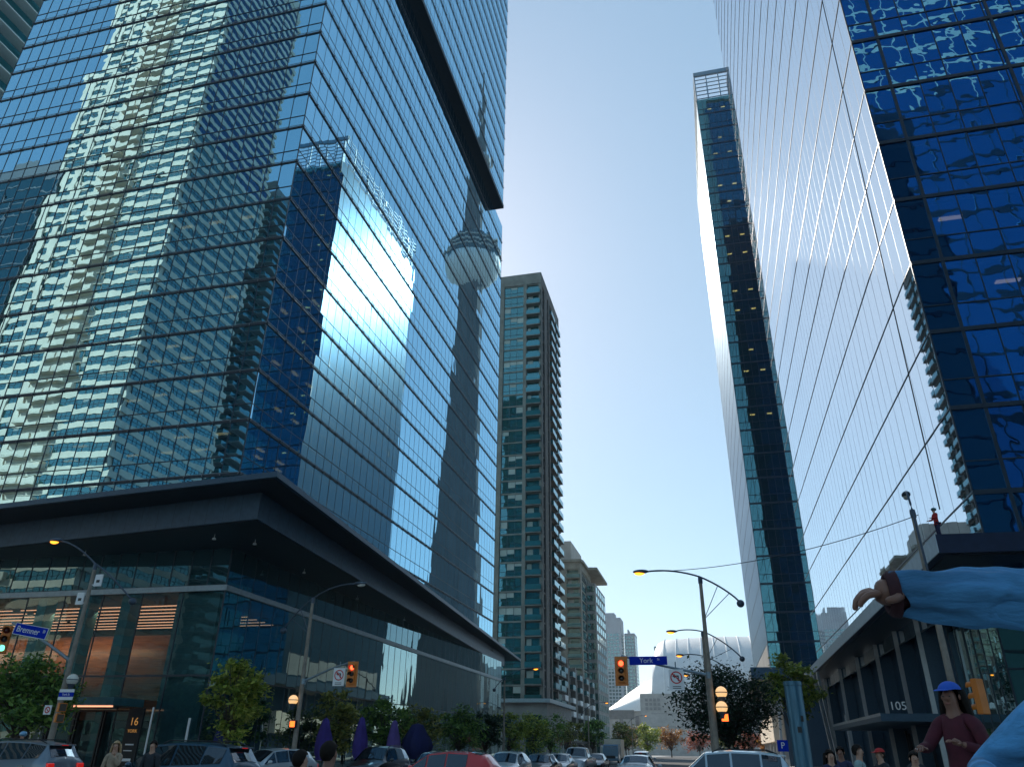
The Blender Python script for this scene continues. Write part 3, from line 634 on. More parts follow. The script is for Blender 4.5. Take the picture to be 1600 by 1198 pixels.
xs = [-36,-35.6,-34.5,-32.5]+[-28+8*i for i in range(11)]+[56,60,62]
hs = [47,60,67,70]+[72.5+1.5*math.sin(math.pi*i/10.) for i in range(11)]+[66,60,50]
vs, n_ = vault(xs,hs,[505-.0*i for i in range(len(xs))],33,60)
b = MB(); b.add(vs,[(i*n_+j,(i+1)*n_+j,(i+1)*n_+j+1,i*n_+j+1) for i in range(len(xs)-1) for j in range(n_-1)]+[tuple(range(n_))])
b.quad((-36,565,20),(-36,565,45),(62,565,50),(62,565,20)); b.build('arch_roof', M['roof_grey'], ST, smooth='auto')
b = MB()
for i in range(11):
    x = -28+8*i; h = 72.5+1.5*math.sin(math.pi*i/10.)
    b.tube([(x,505+60*(1-math.cos(t_))-.15,33+(h-33)*math.sin(t_)+.15) for t_ in [math.pi*.5*j/14 for j in range(15)]],.35,6)
b.build('roof_seam', M['white'], ST)
b = MB()   # low sloping panel to the left
xs2 = [-35.9-3.*i for i in range(12)]; vs = []; n2 = 12
for i,x in enumerate(xs2):
    q = i/11.; h = 47*(1-q)+24.*q+3*math.sin(math.pi*q)
    for j in range(n2+1):
        t = math.pi*.5*j/n2; vs.append((x, 497+12*q+58*(1-math.cos(t)), 24+(h-24)*math.sin(t)))
b.add(vs,[(i*(n2+1)+j,i*(n2+1)+j+1,(i+1)*(n2+1)+j+1,(i+1)*(n2+1)+j) for i in range(11) for j in range(n2)])
b.build('dome_roof', M['white'], ST, smooth=True)
b = MB(); b.box(62,120,520,640,26,52); b.prism([(58,500),(118,520),(118,560),(58,560)],26,46); b.build('end_wing', M['white'], ST)
b = MB(); b.box(-42,66,488,503,0,33); b.build('entrance_block', M['concrete'], ST)
for i in range(3):
    b = MB(); b.box(-36,60,487.9,487.97,8+i*7,8.25+i*7); b.build('wall_joint', M['grey_conc'], ST)
b = MB(); b.box(-70,-46,488.,489,19,24); b.build('red_frieze', M['tan'], ST)
# small relief figures stay as a plain grid panel on the block
b = MB()
for i in range(4):
    for j in range(3): b.box(-39+i*2.4,-37.4+i*2.4,487.7,487.98,24+j*2.4,25.6+j*2.4)
b.build('relief_panel', M['grey_conc'], ST)
# ---- far towers -------------------------------------------------------
def far_tower(name,x0,x1,y,H,label,step=0):
    T = empty(name,(0,0,0),label,'building','hazy towers beyond the stadium')
    b = MB(); b.box(x0,x1,y,y+26,0,H)
    if step: b.box(x0+3,x1-6,y+3,y+20,H,H+step)
    b.build('wall', M['tower_far'], T)
    for i in range(min(33,int(H/3.1))):
        q = MB(); nn = int((x1-x0)/3)
        for j in range(nn): q.box(x0+.5+j*3,x0+2.7+j*3,y-.08,y+.05,2+i*3.1,4+i*3.1)
        for j in range(7): q.box(x1-.05,x1+.08,y+1+j*3.5,y+3.4+j*3.5,2+i*3.1,4+i*3.1)
        q.build('window', G_condo, T)
far_tower('far_tower',-102,-79,750,118,'hazy pale tower furthest left beyond the stadium',5)
far_tower('far_tower',-78,-68,770,106,'hazy slim tower just left of the stadium roof',4)
far_tower('far_tower',-52,-22,800,97,'hazy flat topped tower behind the middle of the stadium roof')
far_tower('far_tower',52,76,800,92,'hazy tower behind the right end of the stadium roof')

# ---- trees -------------------------------------------------------------
def tree_mesh(h, crown_r, leafm, nclump, nleaf, leaf, trunk_h, seed, crown_h=None, trunk_r=.12, flat=.35):
    rnd = random.Random(seed); ch = crown_h or crown_r
    cz = h-ch
    t = MB(); t.tube([(0,0,0),(.05,.03,trunk_h*.5),(0,0,trunk_h),(.1,-.05,cz)],[trunk_r*1.3,trunk_r,trunk_r*.85,trunk_r*.5],8)
    lv = MB()
    for i in range(nclump):
        while True:
            p = Vector((rnd.uniform(-1,1),rnd.uniform(-1,1),rnd.uniform(-1,1)))
            if .25 < p.length < 1: break
        p = p*(.75+.25*rnd.random()); c = Vector((p.x*crown_r,p.y*crown_r,cz+p.z*ch))
        mid = Vector((c.x*.45,c.y*.45,(trunk_h+c.z)*.5+.2)); t.tube([(0,0,trunk_h*(.8+.2*rnd.random())),mid,c],[trunk_r*.45,trunk_r*.25,.012],5)
        cr = crown_r*rnd.uniform(.22,.42)
        for k in range(nleaf):
            d = Vector((rnd.gauss(0,.5),rnd.gauss(0,.5),rnd.gauss(0,.5*(1-flat))))
            q = c+d*cr; s = leaf*rnd.uniform(.6,1.3)
            a = Vector((rnd.gauss(0,1),rnd.gauss(0,1),rnd.gauss(0,.6))).normalized(); bb = a.cross(Vector((rnd.gauss(0,.5),rnd.gauss(0,.5),1))).normalized()
            a *= s; bb *= s*.55
            lv.add([q-a,q-bb*.9+a*.1,q+a,q+bb*.9+a*.1],[(0,1,2,3)])
    return t, lv
def tree(loc, label, kind, group, **kw):
    T = empty('tree', loc, label, 'tree', group)
    t, lv = tree_mesh(leafm=None, **kw); t.build('trunk', M['bark'], T, smooth=True); lv.build('crown', LEAF[kind], T); return T
tree((-37.4,37.5,.14),'dense green tree at the left edge of the photo, behind the street light','green',None,h=5.9,crown_r=2.9,nclump=46,nleaf=130,leaf=.17,trunk_h=1.9,seed=1,crown_h=2.1)
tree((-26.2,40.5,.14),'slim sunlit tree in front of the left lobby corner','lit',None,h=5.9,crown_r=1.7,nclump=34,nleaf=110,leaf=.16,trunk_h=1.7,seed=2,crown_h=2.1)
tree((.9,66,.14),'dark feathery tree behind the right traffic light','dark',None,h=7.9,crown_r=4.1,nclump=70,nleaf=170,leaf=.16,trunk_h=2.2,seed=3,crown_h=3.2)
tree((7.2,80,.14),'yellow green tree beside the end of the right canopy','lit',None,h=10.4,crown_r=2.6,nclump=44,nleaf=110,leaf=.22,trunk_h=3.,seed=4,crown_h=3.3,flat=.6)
gl = 'street trees along the left pavement'
for i,(x,y,h,r,k,lab) in enumerate([(-25.4,52,5.2,1.8,'olive','olive street tree nearest the purple parasols'),(-25.2,60,5.4,2.1,'green','second street tree from the corner, in front of the lobby glass'),(-25.4,69,5.2,2.2,'olive','olive street tree above the red car bonnet'),
    (-25.,79,5.6,2.3,'green','green street tree above the red hatchback roof'),(-25.3,90,5.8,2.4,'dark','dark street tree by the far lobby end'),(-25.6,102,6.,2.6,'lit','yellow green street tree past the lobby end'),(-25.4,115,6.6,2.8,'lit','sunlit street tree below the slim tower podium'),
    (-25.8,130,7.,3.,'green','green street tree under the slim apartment tower'),(-26,147,7.4,3.,'olive','furthest olive street tree before the midrise block')]):
    tree((x,y,.14),lab,k,gl,h=h,crown_r=r,nclump=26,nleaf=90,leaf=.2,trunk_h=1.4,seed=20+i,crown_h=h*.42)
gf = 'autumn trees at the far street end'
for i,(x,y,h,r,k,lab) in enumerate([(-30,205,9,4.,'green','green tree by the midrise shop awning'),(-25,235,9,4.5,'olive','olive tree behind the blue truck'),(-21,262,9.5,4.5,'lit','yellow green tree at the far street end'),(-15,285,10,5,'orange','orange autumn tree in front of the stadium'),
    (-6,300,8.5,5.5,'red','round red autumn tree below the stadium wall'),(4,290,7.5,4.5,'olive','olive tree right of the red autumn tree'),(9,240,7,4.,'red','reddish tree behind the dark feathery tree'),(12,200,6.5,3.4,'orange','orange tree by the slab tower podium'),(-34,330,11,5,'orange','rust coloured tree at the left foot of the stadium')]):
    tree((x,y,.14),lab,k,gf,h=h,crown_r=r,nclump=30,nleaf=70,leaf=.4,trunk_h=2.,seed=50+i,crown_h=h*.38,trunk_r=.18)

# ------------------------------------------------------------------ street furniture
def pole(loc, h, head, ball, label, group, rz=0, lit=True, strut=True):
    """tapered pole with one curved arm: lamp head at one end, ball weight at the other (offsets in the arm plane)"""
    T = empty('street_lamp', loc, label, 'street lamp', group, rz)
    b = MB(); b.tube([(0,0,0),(0,0,.5),(0,0,h*.5),(0,0,h)],[.155,.15,.12,.085],14); b.lathe([(.19,0),(.19,.4),(.16,.46)],14); b.build('pole', M['pole'], T, smooth='auto')
    b = MB(); b.lathe([(.11,h-.25),(.115,h-.05),(.10,h+.08)],12); b.build('collar', M['lamp_hood'], T)
    hx, hz = head; bx, bz = ball
    P0, P1, P2, P3 = Vector((hx,0,hz)), Vector((hx*.45,0,hz+.12)), Vector((bx*.35,0,h-.05)), Vector((bx,0,bz))
    pts = []
    for i in range(17):
        t = i/16; pts.append(P0*(1-t)**3+P1*3*t*(1-t)**2+P2*3*t*t*(1-t)+P3*t**3)
    # pull the curve through the pole top
    k = min(range(17), key=lambda i: abs(pts[i].x)); dz = h+.1-pts[k].z
    for i,p in enumerate(pts): p.z += dz*max(0,1-abs(i-k)/9.)**1.0
    pts[0] = P0; pts[-1] = P3
    b = MB(); b.tube(pts,.045,8); b.build('arm', M['lamp_hood'], T, smooth=True)
    if strut:
        b = MB(); q = h-2.0
        for i in (k+3 if k+3<16 else 14, 14): b.tube([(0.02,0,q),tuple(pts[i])],.02,6)
        b.build('strut', M['lamp_hood'], T)
    b = MB(); b.sphere((bx,0,bz-.05),.19,10); b.build('ball_weight', M['lamp_hood'], T, smooth=True)
    s = -1 if hx < 0 else 1
    b = MB(); b.sphere((hx+s*.25,0,hz+.02),.2,8,sx=2.1,sy=.9,sz=.55); b.tube([(hx-s*.1,0,hz+.02),(hx+s*.05,0,hz+.02)],.06,8); b.build('lamp_head', M['lamp_hood'], T, smooth=True)
    b = MB(); b.sphere((hx+s*.32,0,hz-.05),.16,8,sx=1.7,sy=.85,sz=.8); b.build('lamp_lens', M['amber'] if lit else M['globe_clear'], T, smooth=True)
    return T
gR = 'street lamps along the right pavement'
pole((-.02,40,.14),9.5,(-2.75,9.95),(1.85,8.25),'large street lamp with amber lens beside the York street sign',gR)
pole((-.25,60,.14),9.5,(-2.0,9.65),(2.65,7.7),'second street lamp on the right pavement, in front of the dark feathery tree',gR)
pole((-.2,76,.14),9.4,(-2.1,9.7),(2.8,7.6),'third street lamp on the right pavement, lamp head below the second one',gR)
pole((-.2,94,.14),9.2,(-2.1,9.5),(2.8,7.4),'furthest street lamp on the right pavement, just over the no left turn sign',gR)
pole((8.75,33,.14),10.5,(.9,11.55),(-.75,7.7),'tall street lamp in front of the right canopy corner, arm pointing away',gR,rz=R(80),lit=False,strut=False)
LP = pole((-30.85,33,.14),9.9,(-2.75,11.35),(2.8,8.0),'street lamp with amber lens beside the Bremner street sign','street lamps along the left pavement',strut=False)
for (x,z,d) in ((.42,9.1,0),(-.42,8.2,0)):
    b = MB(); b.box(x-.22,x+.22,-.03,.03,z-.3,z+.3); b.box(min(x,0),max(x,0),-.015,.015,z-.25,z-.2); b.build('banner_plate', M['sign_white'], LP)
    b = MB(); b.box(x-.1,x+.1,-.035,-.031,z-.12,z+.02); b.build('plate_mark', M['sign_black'], LP)
pole((-22.9,42,.14),9.5,(2.75,10.3),(-1.7,7.75),'unlit street lamp with wide curved arm in front of the street side lobby glass','street lamps along the left pavement',lit=False)
pole((-22.7,88,.14),8.8,(3.3,9.8),(-1.2,7.6),'street lamp by the far end of the lobby canopy','street lamps along the left pavement',strut=False)
pole((-22.6,150,.14),8.8,(3.2,9.6),(-1.2,7.6),'far street lamp in front of the midrise block','street lamps along the left pavement',strut=False)
pole((-22.0,225,.14),9.5,(3.6,10.4),(-1.2,8),'most distant street lamp, before the stadium wall','street lamps along the left pavement',strut=False)

def signal(loc, rz, lit, label, arm=None, back=True, sc=1., group='traffic signals at the crossing'):
    """three lens signal head facing local -Y"""
    T = empty('traffic_light', loc, label, 'traffic light', group, rz, sc)
    b = MB(); b.box(-.18,.18,0,.22,-.55,.55); b.build('housing', M['sig_orange'], T, bevel=.03)
    if back: b = MB(); b.box(-.32,.32,.1,.12,-.68,.68); b.build('backboard', M['sig_orange'], T)
    for i,nm in enumerate(('red','amber','green')):
        z = .35-.35*i; on = lit == nm
        m = {'red':M['red_lit'],'green':M['green_lit'],'amber':M['amber']}[nm] if on else (M['red_off'] if nm=='red' else M['dim'])
        b = MB(); b.lathe([(.125,0),(.11,-.03),(.05,-.05)],16,(0,-.0,z),axis='y'); b.build('lens', m, T, smooth=True)
        b = MB(); n = 12
        vs = []
        for k in range(n+1):
            t = math.pi*(-.1+1.2*k/n)
            vs += [(.145*math.cos(t),0,z+.145*math.sin(t)),(.145*math.cos(t),-.24,z+.145*math.sin(t)-.02)]
        b.add(vs,[(2*k,2*k+1,2*k+3,2*k+2) for k in range(n)]); b.build('visor', M['sig_orange'] if not back else M['black'], T)
    if arm:
        b = MB(); b.tube(arm[0],[.075]+[.055]*(len(arm[0])-1),10); b.lathe([(.14,-.15),(.14,.15)],12,arm[0][0]); b.build('mast_arm', M['galv'], T, smooth='auto')
    return T
signal((-4.25,39.6,5.2),0,'red','traffic light showing red at the tip of the arm beside the York sign',arm=([(4.2,.4,-.2),(2.0,.35,.25),(.9,.3,.52),(0,.25,.72)],))
signal((-19.74,41.7,5.35),0,'red','traffic light showing red above the purple parasols',arm=([(-3.1,.3,-.35),(-1.5,.3,.3),(-.5,.3,.6),(0,.25,.68)],))
s_ = signal((-35.65,33.3,6.45),R(38),'green','orange traffic light showing green at the left edge of the photo',back=False,sc=1.25)
b = MB(); b.tube([(-30.9,33,5.3),(-32.6,33.2,6.1),(-34.6,33.3,6.95),(-35.6,33.45,7.3)],[.085,.07,.06,.055],10); o = b.build('mast_arm', M['galv'], s_, smooth='auto')
o.matrix_parent_inverse = (Matrix.Translation(s_.location) @ Matrix.Rotation(R(38),4,'Z') @ Matrix.Scale(1.25,4)).inverted()
signal((9.75,33.1,7.3),R(200),None,'orange traffic light seen from behind under the right canopy corner',back=False)
signal((9.5,33,3.6),R(215),None,'orange signal head low on the pole behind the person in maroon',back=False,sc=1.1)
def globe(loc,label,m):
    T = empty('globe_lamp',loc,label,'globe lamp','globe lamps on the signal poles')
    b = MB(); b.sphere((0,0,0),.27,12); b.build('globe', m, T, smooth=True)
    b = MB(); b.lathe([(.09,-.5),(.11,-.36),(.18,-.22),(.2,-.16)],12); b.build('base', M['lamp_hood'], T); b = MB(); b.lathe([(.275,-.02),(.275,.02)],20); b.build('band', M['lamp_hood'], T); return T
globe((-30.25,32.75,4.4),'clear globe lamp beside the pole carrying the Bremner sign',M['globe_clear'])
globe((-23.2,41.75,4.0),'glowing globe lamp on the pole in front of the lobby glass',M['globe'])
globe((.45,39.65,4.2),'glowing globe lamp, upper of two on the right pole',M['globe']); globe((.4,39.6,3.55),'glowing globe lamp, lower of two on the right pole',M['globe'])
def ped(loc,rz,label,lit,two=False):
    T = empty('pedestrian_signal',loc,label,'pedestrian signal','pedestrian signals on the poles',rz)
    for i in range(2 if two else 1):
        b = MB(); b.box(-.2,.2,0,.2,-.2-i*.46,.2-i*.46); b.build('housing', M['sig_orange'] if not lit else M['black'], T, bevel=.03)
        b = MB(); b.box(-.16,.16,-.012,-.002,-.16-i*.46,.16-i*.46); b.build('lens', M['dim'], T)
    if lit:
        b = MB(); b.tube([(0,-.02,-.12),(0,-.02,.05)],.05,8); b.tube([(-.06,-.02,.03),(-.07,-.02,.12)],.02,6); b.tube([(.06,-.02,.03),(.07,-.02,.12)],.02,6); b.tube([(-.02,-.02,.05),(-.02,-.02,.13)],.02,6); b.tube([(.02,-.02,.05),(.02,-.02,.13)],.02,6); b.box(-.15,.15,-.014,-.0125,-.15,.15,0); b.build('hand_symbol', M['ped_lit'], T)
    return T
ped((.5,39.6,3.1),0,'pedestrian signal with red hand lit, on the right pole',True); ped((-22.98,41.6,2.75),0,'pedestrian signal with red hand lit, on the left middle pole',True)
ped((-30.25,32.6,3.15),R(70),'pair of orange pedestrian signals turned away, below the globe at left',False,True)
def plate(name,cat,loc,w_,h_,m,label,rz=0,rim=None):
    T = empty(name,loc,label,cat,None,rz)
    b = MB(); b.box(-w_/2,w_/2,0,.025,-h_/2,h_/2); b.build('plate', m, T, bevel=.006)
    if rim:
        b = MB(); t = .025
        b.box(-w_/2-t,w_/2+t,.003,.022,h_/2,h_/2+t); b.box(-w_/2-t,w_/2+t,.003,.022,-h_/2-t,-h_/2); b.box(-w_/2-t,-w_/2,.003,.022,-h_/2,h_/2); b.box(w_/2,w_/2+t,.003,.022,-h_/2,h_/2); b.build('rim', rim, T)
    return T
T = plate('street_sign','street sign',(-33.95,33.12,6.8),2.0,.52,M['sign_blue'],'blue street sign reading Bremner at the left edge',R(-3),M['sign_white'])
T.rotation_euler = (0,R(9),R(4)); text('Bremner',.42,(-.15,-.006,.0),M['sign_white'],T,sx=.95); text('Bl',.2,(.82,-.006,.08),M['sign_white'],T)
T = plate('street_sign','street sign',(-2.9,39.6,5.66),1.85,.40,M['sign_blue'],'blue street sign reading York above the right side no left turn sign'); text('York',.32,(-.1,-.006,.0),M['sign_white'],T); text('St',.15,(.5,-.006,.06),M['sign_white'],T)
T = plate('street_sign','street sign',(-30.22,32.55,3.72),.85,.2,M['sign_blue'],'small white and blue street name sign under the clear globe lamp'); text('York St',.14,(0,-.006,0),M['sign_white'],T)
b = MB(); b.box(-.42,.42,0,.024,.102,.24); b.box(-.42,.42,0,.024,-.24,-.102); b.build('white_panel', M['sign_white'], T)
def noturn(loc,label,w_=.7,h_=.95):
    T = plate('traffic_sign','traffic sign',loc,w_,h_,M['sign_white'],label)
    b = MB(); n = 32; z = .1; vs = []
    for k in range(n):
        t = 2*math.pi*k/n
        for r in (.23,.285): vs.append((r*math.cos(t),-.006,z+r*math.sin(t)))
    b.add(vs,[(2*k,2*k+1,2*((k+1)%n)+1,2*((k+1)%n)) for k in range(n)])
    c = .175; b.add([(-c-.02,-.008,z+c-.02),(-c+.02,-.008,z+c+.02),(c+.02,-.008,z-c+.02),(c-.02,-.008,z-c-.02)],[(0,1,2,3)]); b.build('red_ring', M['sign_red'], T)
    b = MB(); b.box(.06,.12,-.005,-.003,z-.16,z+.08); b.box(-.08,.119,-.0052,-.0031,z+.04,z+.1); b.add([(-.06,-.005,z+.17),(-.06,-.005,z-.03),(-.19,-.005,z+.07)],[(0,1,2)]); b.build('arrow', M['sign_black'], T)
    b = MB(); b.box(-.2,.2,-.005,-.002,-.32,-.29); b.box(-.2,.2,-.005,-.002,-.4,-.37); b.build('lettering_lines', M['sign_black'], T)
    b = MB(); b.tube([(0,.03,h_/2),(0,.03,h_/2+.35)],.03,8); b.build('hanger', M['galv'], T)
noturn((-1.6,39.7,4.78),'square no left turn sign hanging from the arm below the York sign'); noturn((-20.5,41.7,5.2),'square no left turn sign beside the red light above the parasols')
T = plate('parking_sign','road sign',(-31.3,32.8,3.05),.42,.42,M['sign_white'],'white no parking sign with red ring on the left pole')
b = MB(); n = 24; vs = []
for k in range(n):
    t = 2*math.pi*k/n
    for r in (.1,.15): vs.append((r*math.cos(t),-.006,r*math.sin(t)))
b.add(vs,[(2*k,2*k+1,2*((k+1)%n)+1,2*((k+1)%n)) for k in range(n)]); b.add([(-.11,-.008,.08),(-.08,-.008,.11),(.11,-.008,-.08),(.08,-.008,-.11)],[(0,1,2,3)]); b.build('red_ring', M['sign_red'], T)
T = plate('parking_sign','road sign',(3.4,46,2.0),.55,.55,M['sign_blue'],'blue square parking sign behind the white crossover'); text('P',.42,(0,-.006,0),M['sign_white'],T)
b = MB(); b.tube([(0,.05,-1.86),(0,.05,.3)],.03,8); b.build('post', M['galv'], T)
T = empty('sign_totem',(-34.75,43.4,.14),'black upright sign panel with golden number at the left lobby entrance','sign')
b = MB(); b.box(-.55,.55,0,.14,0,3.5); b.build('panel', M['black'], T, bevel=.01); text('16',.62,(0,-.01,2.72),M['gold'],T); text('YORK',.26,(0,-.01,2.2),M['gold'],T)
b = MB(); b.box(-.3,.3,-.008,-.002,1.42,1.5); b.box(-.35,.25,-.008,-.002,1.1,1.15); b.box(-.3,.3,-.008,-.002,.55,.7); b.build('directory_lines', M['sign_white'], T)
b = MB(); b.box(-32.1,-31.95,44.98,45.03,.5,3.15); o = b.build('light_bar', M['sign_white'], bpy.data.objects['office_tower'])
T = empty('sign_post',(-26.3,34,.14),'thin pale post on the left pavement in front of the sign totem','post'); b = MB(); b.tube([(0,0,0),(0,0,3.1)],.045,8); b.build('shaft', M['alu'], T); b = MB(); b.lathe([(.09,0),(.09,.05)],10); b.build('base', M['black'], T)
T = empty('steel_post',(1.22,13,.14),'thick blue grey steel post with open top, near the right people','post')
b = MB(); b.lathe([(.13,0),(.13,2.44),(.128,2.46)],32); b.build('shaft', M['bluepipe'], T, smooth='auto'); b = MB(); b.lathe([(.133,2.40),(.136,2.41),(.136,2.455),(.133,2.465)],32); b.build('cap_ring', M['bluepipe'], T)
b = MB(); b.box(-.03,.03,-.142,-.125,1.75,1.83); b.box(.04,.075,-.135,-.115,1.9,1.98); b.build('clip', M['black'], T)
b = MB(); b.lathe([(.2,0),(.2,.03)],20); b.build('base_plate', M['galv'], T)
# overhead cable, cleaner's rope
b = MB()
A, B_ = Vector((-2.75,40,10.1)), Vector((9.0,33.2,10.55)); b.tube([A.lerp(B_,t/20)-Vector((0,0,1.0*4*(t/20)*(1-t/20)*.55)) for t in range(21)],.018,5); b.build('overhead_cable', M['black'], label='thin sagging cable between the right street lamps', cat='cable')
b = MB(); b.tube([(12.05,37.5,146),(11.6,36.9,60),(10.35,34.9,11.2)],.03,5); b.build('rope', M['black'], label='dark rope hanging down the right tower to the worker', cat='rope')
# parasols
def parasol(loc, h, r, m, label, group):
    T = empty('parasol',loc,label,'parasol',group)
    b = MB(); b.tube([(0,0,0),(0,0,h+.1)],.03,8); b.build('pole', M['black'], T); b = MB(); b.lathe([(.3,0),(.3,.08),(.05,.1)],16); b.build('base', M['black'], T)
    b = MB(); vs = []; n = 20; zs = [.75,.9,1.3,1.9,2.5,h-.1,h]; rs = [.62,.95,1.,.86,.62,.36,.07]
    for z,q in zip([zz if i>4 else .75+(h-.85)*i/5.2 for i,zz in enumerate(zs)],rs):
        for k in range(n):
            t = 2*math.pi*k/n; rr = r*q*(1+.3*(1 if k%2 else -1)*(q>.3)+.06*math.sin(k*2.3+z*3)); vs.append((rr*math.cos(t),rr*math.sin(t),z))
    b.add(vs,[(i*n+k,i*n+(k+1)%n,(i+1)*n+(k+1)%n,(i+1)*n+k) for i in range(6) for k in range(n)]); b.build('folded_canopy', m, T, smooth=True)
MP = mat('purple_canvas',(.055,.03,.22),.8,var=.2); MP2 = mat('pale_purple_canvas',(.13,.08,.28),.8,var=.2); MN = mat('navy_canvas',(.012,.015,.10),.8,var=.2)
gp = 'folded parasols on the left corner'
parasol((-23.3,46.3,.14),3.1,.42,MP,'folded purple parasol nearest the signal pole',gp); parasol((-21.3,47.2,.14),3.2,.36,MP,'folded purple parasol below the red traffic light',gp)
parasol((-21.3,52.6,.14),3.2,.38,MP2,'folded pale purple parasol left of the red hatchback',gp); parasol((-22.2,59.5,.14),3.2,.95,MN,'wide navy folded parasol behind the red hatchback bonnet',gp); parasol((-28.6,43.6,.14),2.9,.4,MN,'folded navy parasol at the lobby corner behind the dark blue car',gp)

# ------------------------------------------------------------------ vehicles
def paint(name,c,rough=.28,metal=.35): return mat(name,c,rough,metal,var=.03,scale=.5,coat=.7)
CP = dict(red=paint('red_paint',(.52,.012,.01),metal=0), white=paint('pale_paint',(.52,.60,.66),metal=.1), blue=paint('dark_blue_paint',(.02,.065,.11)), grey=paint('grey_paint',(.16,.20,.24)),
 silver=paint('silver_paint',(.42,.45,.47)), black=paint('black_paint',(.012,.014,.018)), navy=paint('navy_paint',(.015,.02,.06)), lblue=paint('pale_blue_paint',(.16,.34,.5)), truck=paint('truck_paint',(.08,.17,.26)))
TAIL = mat('tail_lamp',(.5,.01,.012),.2,var=0,emis=(1,.03,.02),estr=.12); HEAD = mat('head_lamp',(.7,.72,.75),.1,var=0); CHROME = mat('chrome',(.6,.6,.62),.15,1.,var=0); PLATE = M['sign_white']
KIND = dict( # stations: x (0 front .. 1 rear), half width, belt z, top z, roof half width ; cab = first/last roof stations
 suv=(4.6,[(0,.62,.60,.66,.5),(.03,.80,.74,.82,.6),(.15,.88,.92,.98,.66),(.27,.90,1.0,1.06,.70),(.415,.91,1.04,1.60,.60),(.58,.91,1.06,1.66,.62),(.78,.90,1.10,1.63,.60),(.915,.88,1.14,1.55,.56),(.985,.83,1.05,1.08,.66),(1.,.76,.62,.68,.62)]),
 hatch=(4.15,[(0,.60,.58,.62,.5),(.035,.78,.70,.78,.58),(.14,.85,.86,.92,.64),(.27,.86,.93,1.0,.68),(.44,.87,.98,1.44,.58),(.60,.87,1.01,1.51,.59),(.78,.86,1.06,1.48,.57),(.90,.84,1.12,1.42,.54),(.985,.79,1.0,1.04,.62),(1.,.72,.60,.66,.6)]),
 sedan=(4.7,[(0,.62,.56,.60,.5),(.03,.80,.68,.74,.6),(.14,.88,.82,.88,.66),(.29,.90,.90,.96,.70),(.42,.91,.93,1.36,.58),(.56,.91,.95,1.44,.59),(.68,.91,.96,1.40,.57),(.80,.89,.97,1.05,.66),(.98,.84,.92,.98,.64),(1.,.76,.58,.64,.6)]),
 pickup=(5.4,[(0,.70,.74,.84,.6),(.02,.88,.92,1.02,.7),(.14,.95,1.06,1.14,.76),(.27,.97,1.12,1.20,.78),(.36,.97,1.16,1.78,.66),(.46,.97,1.18,1.84,.67),(.56,.97,1.18,1.82,.66),(.60,.96,1.17,1.20,.8),(.98,.95,1.15,1.18,.8),(1.,.92,.62,.70,.8)]))
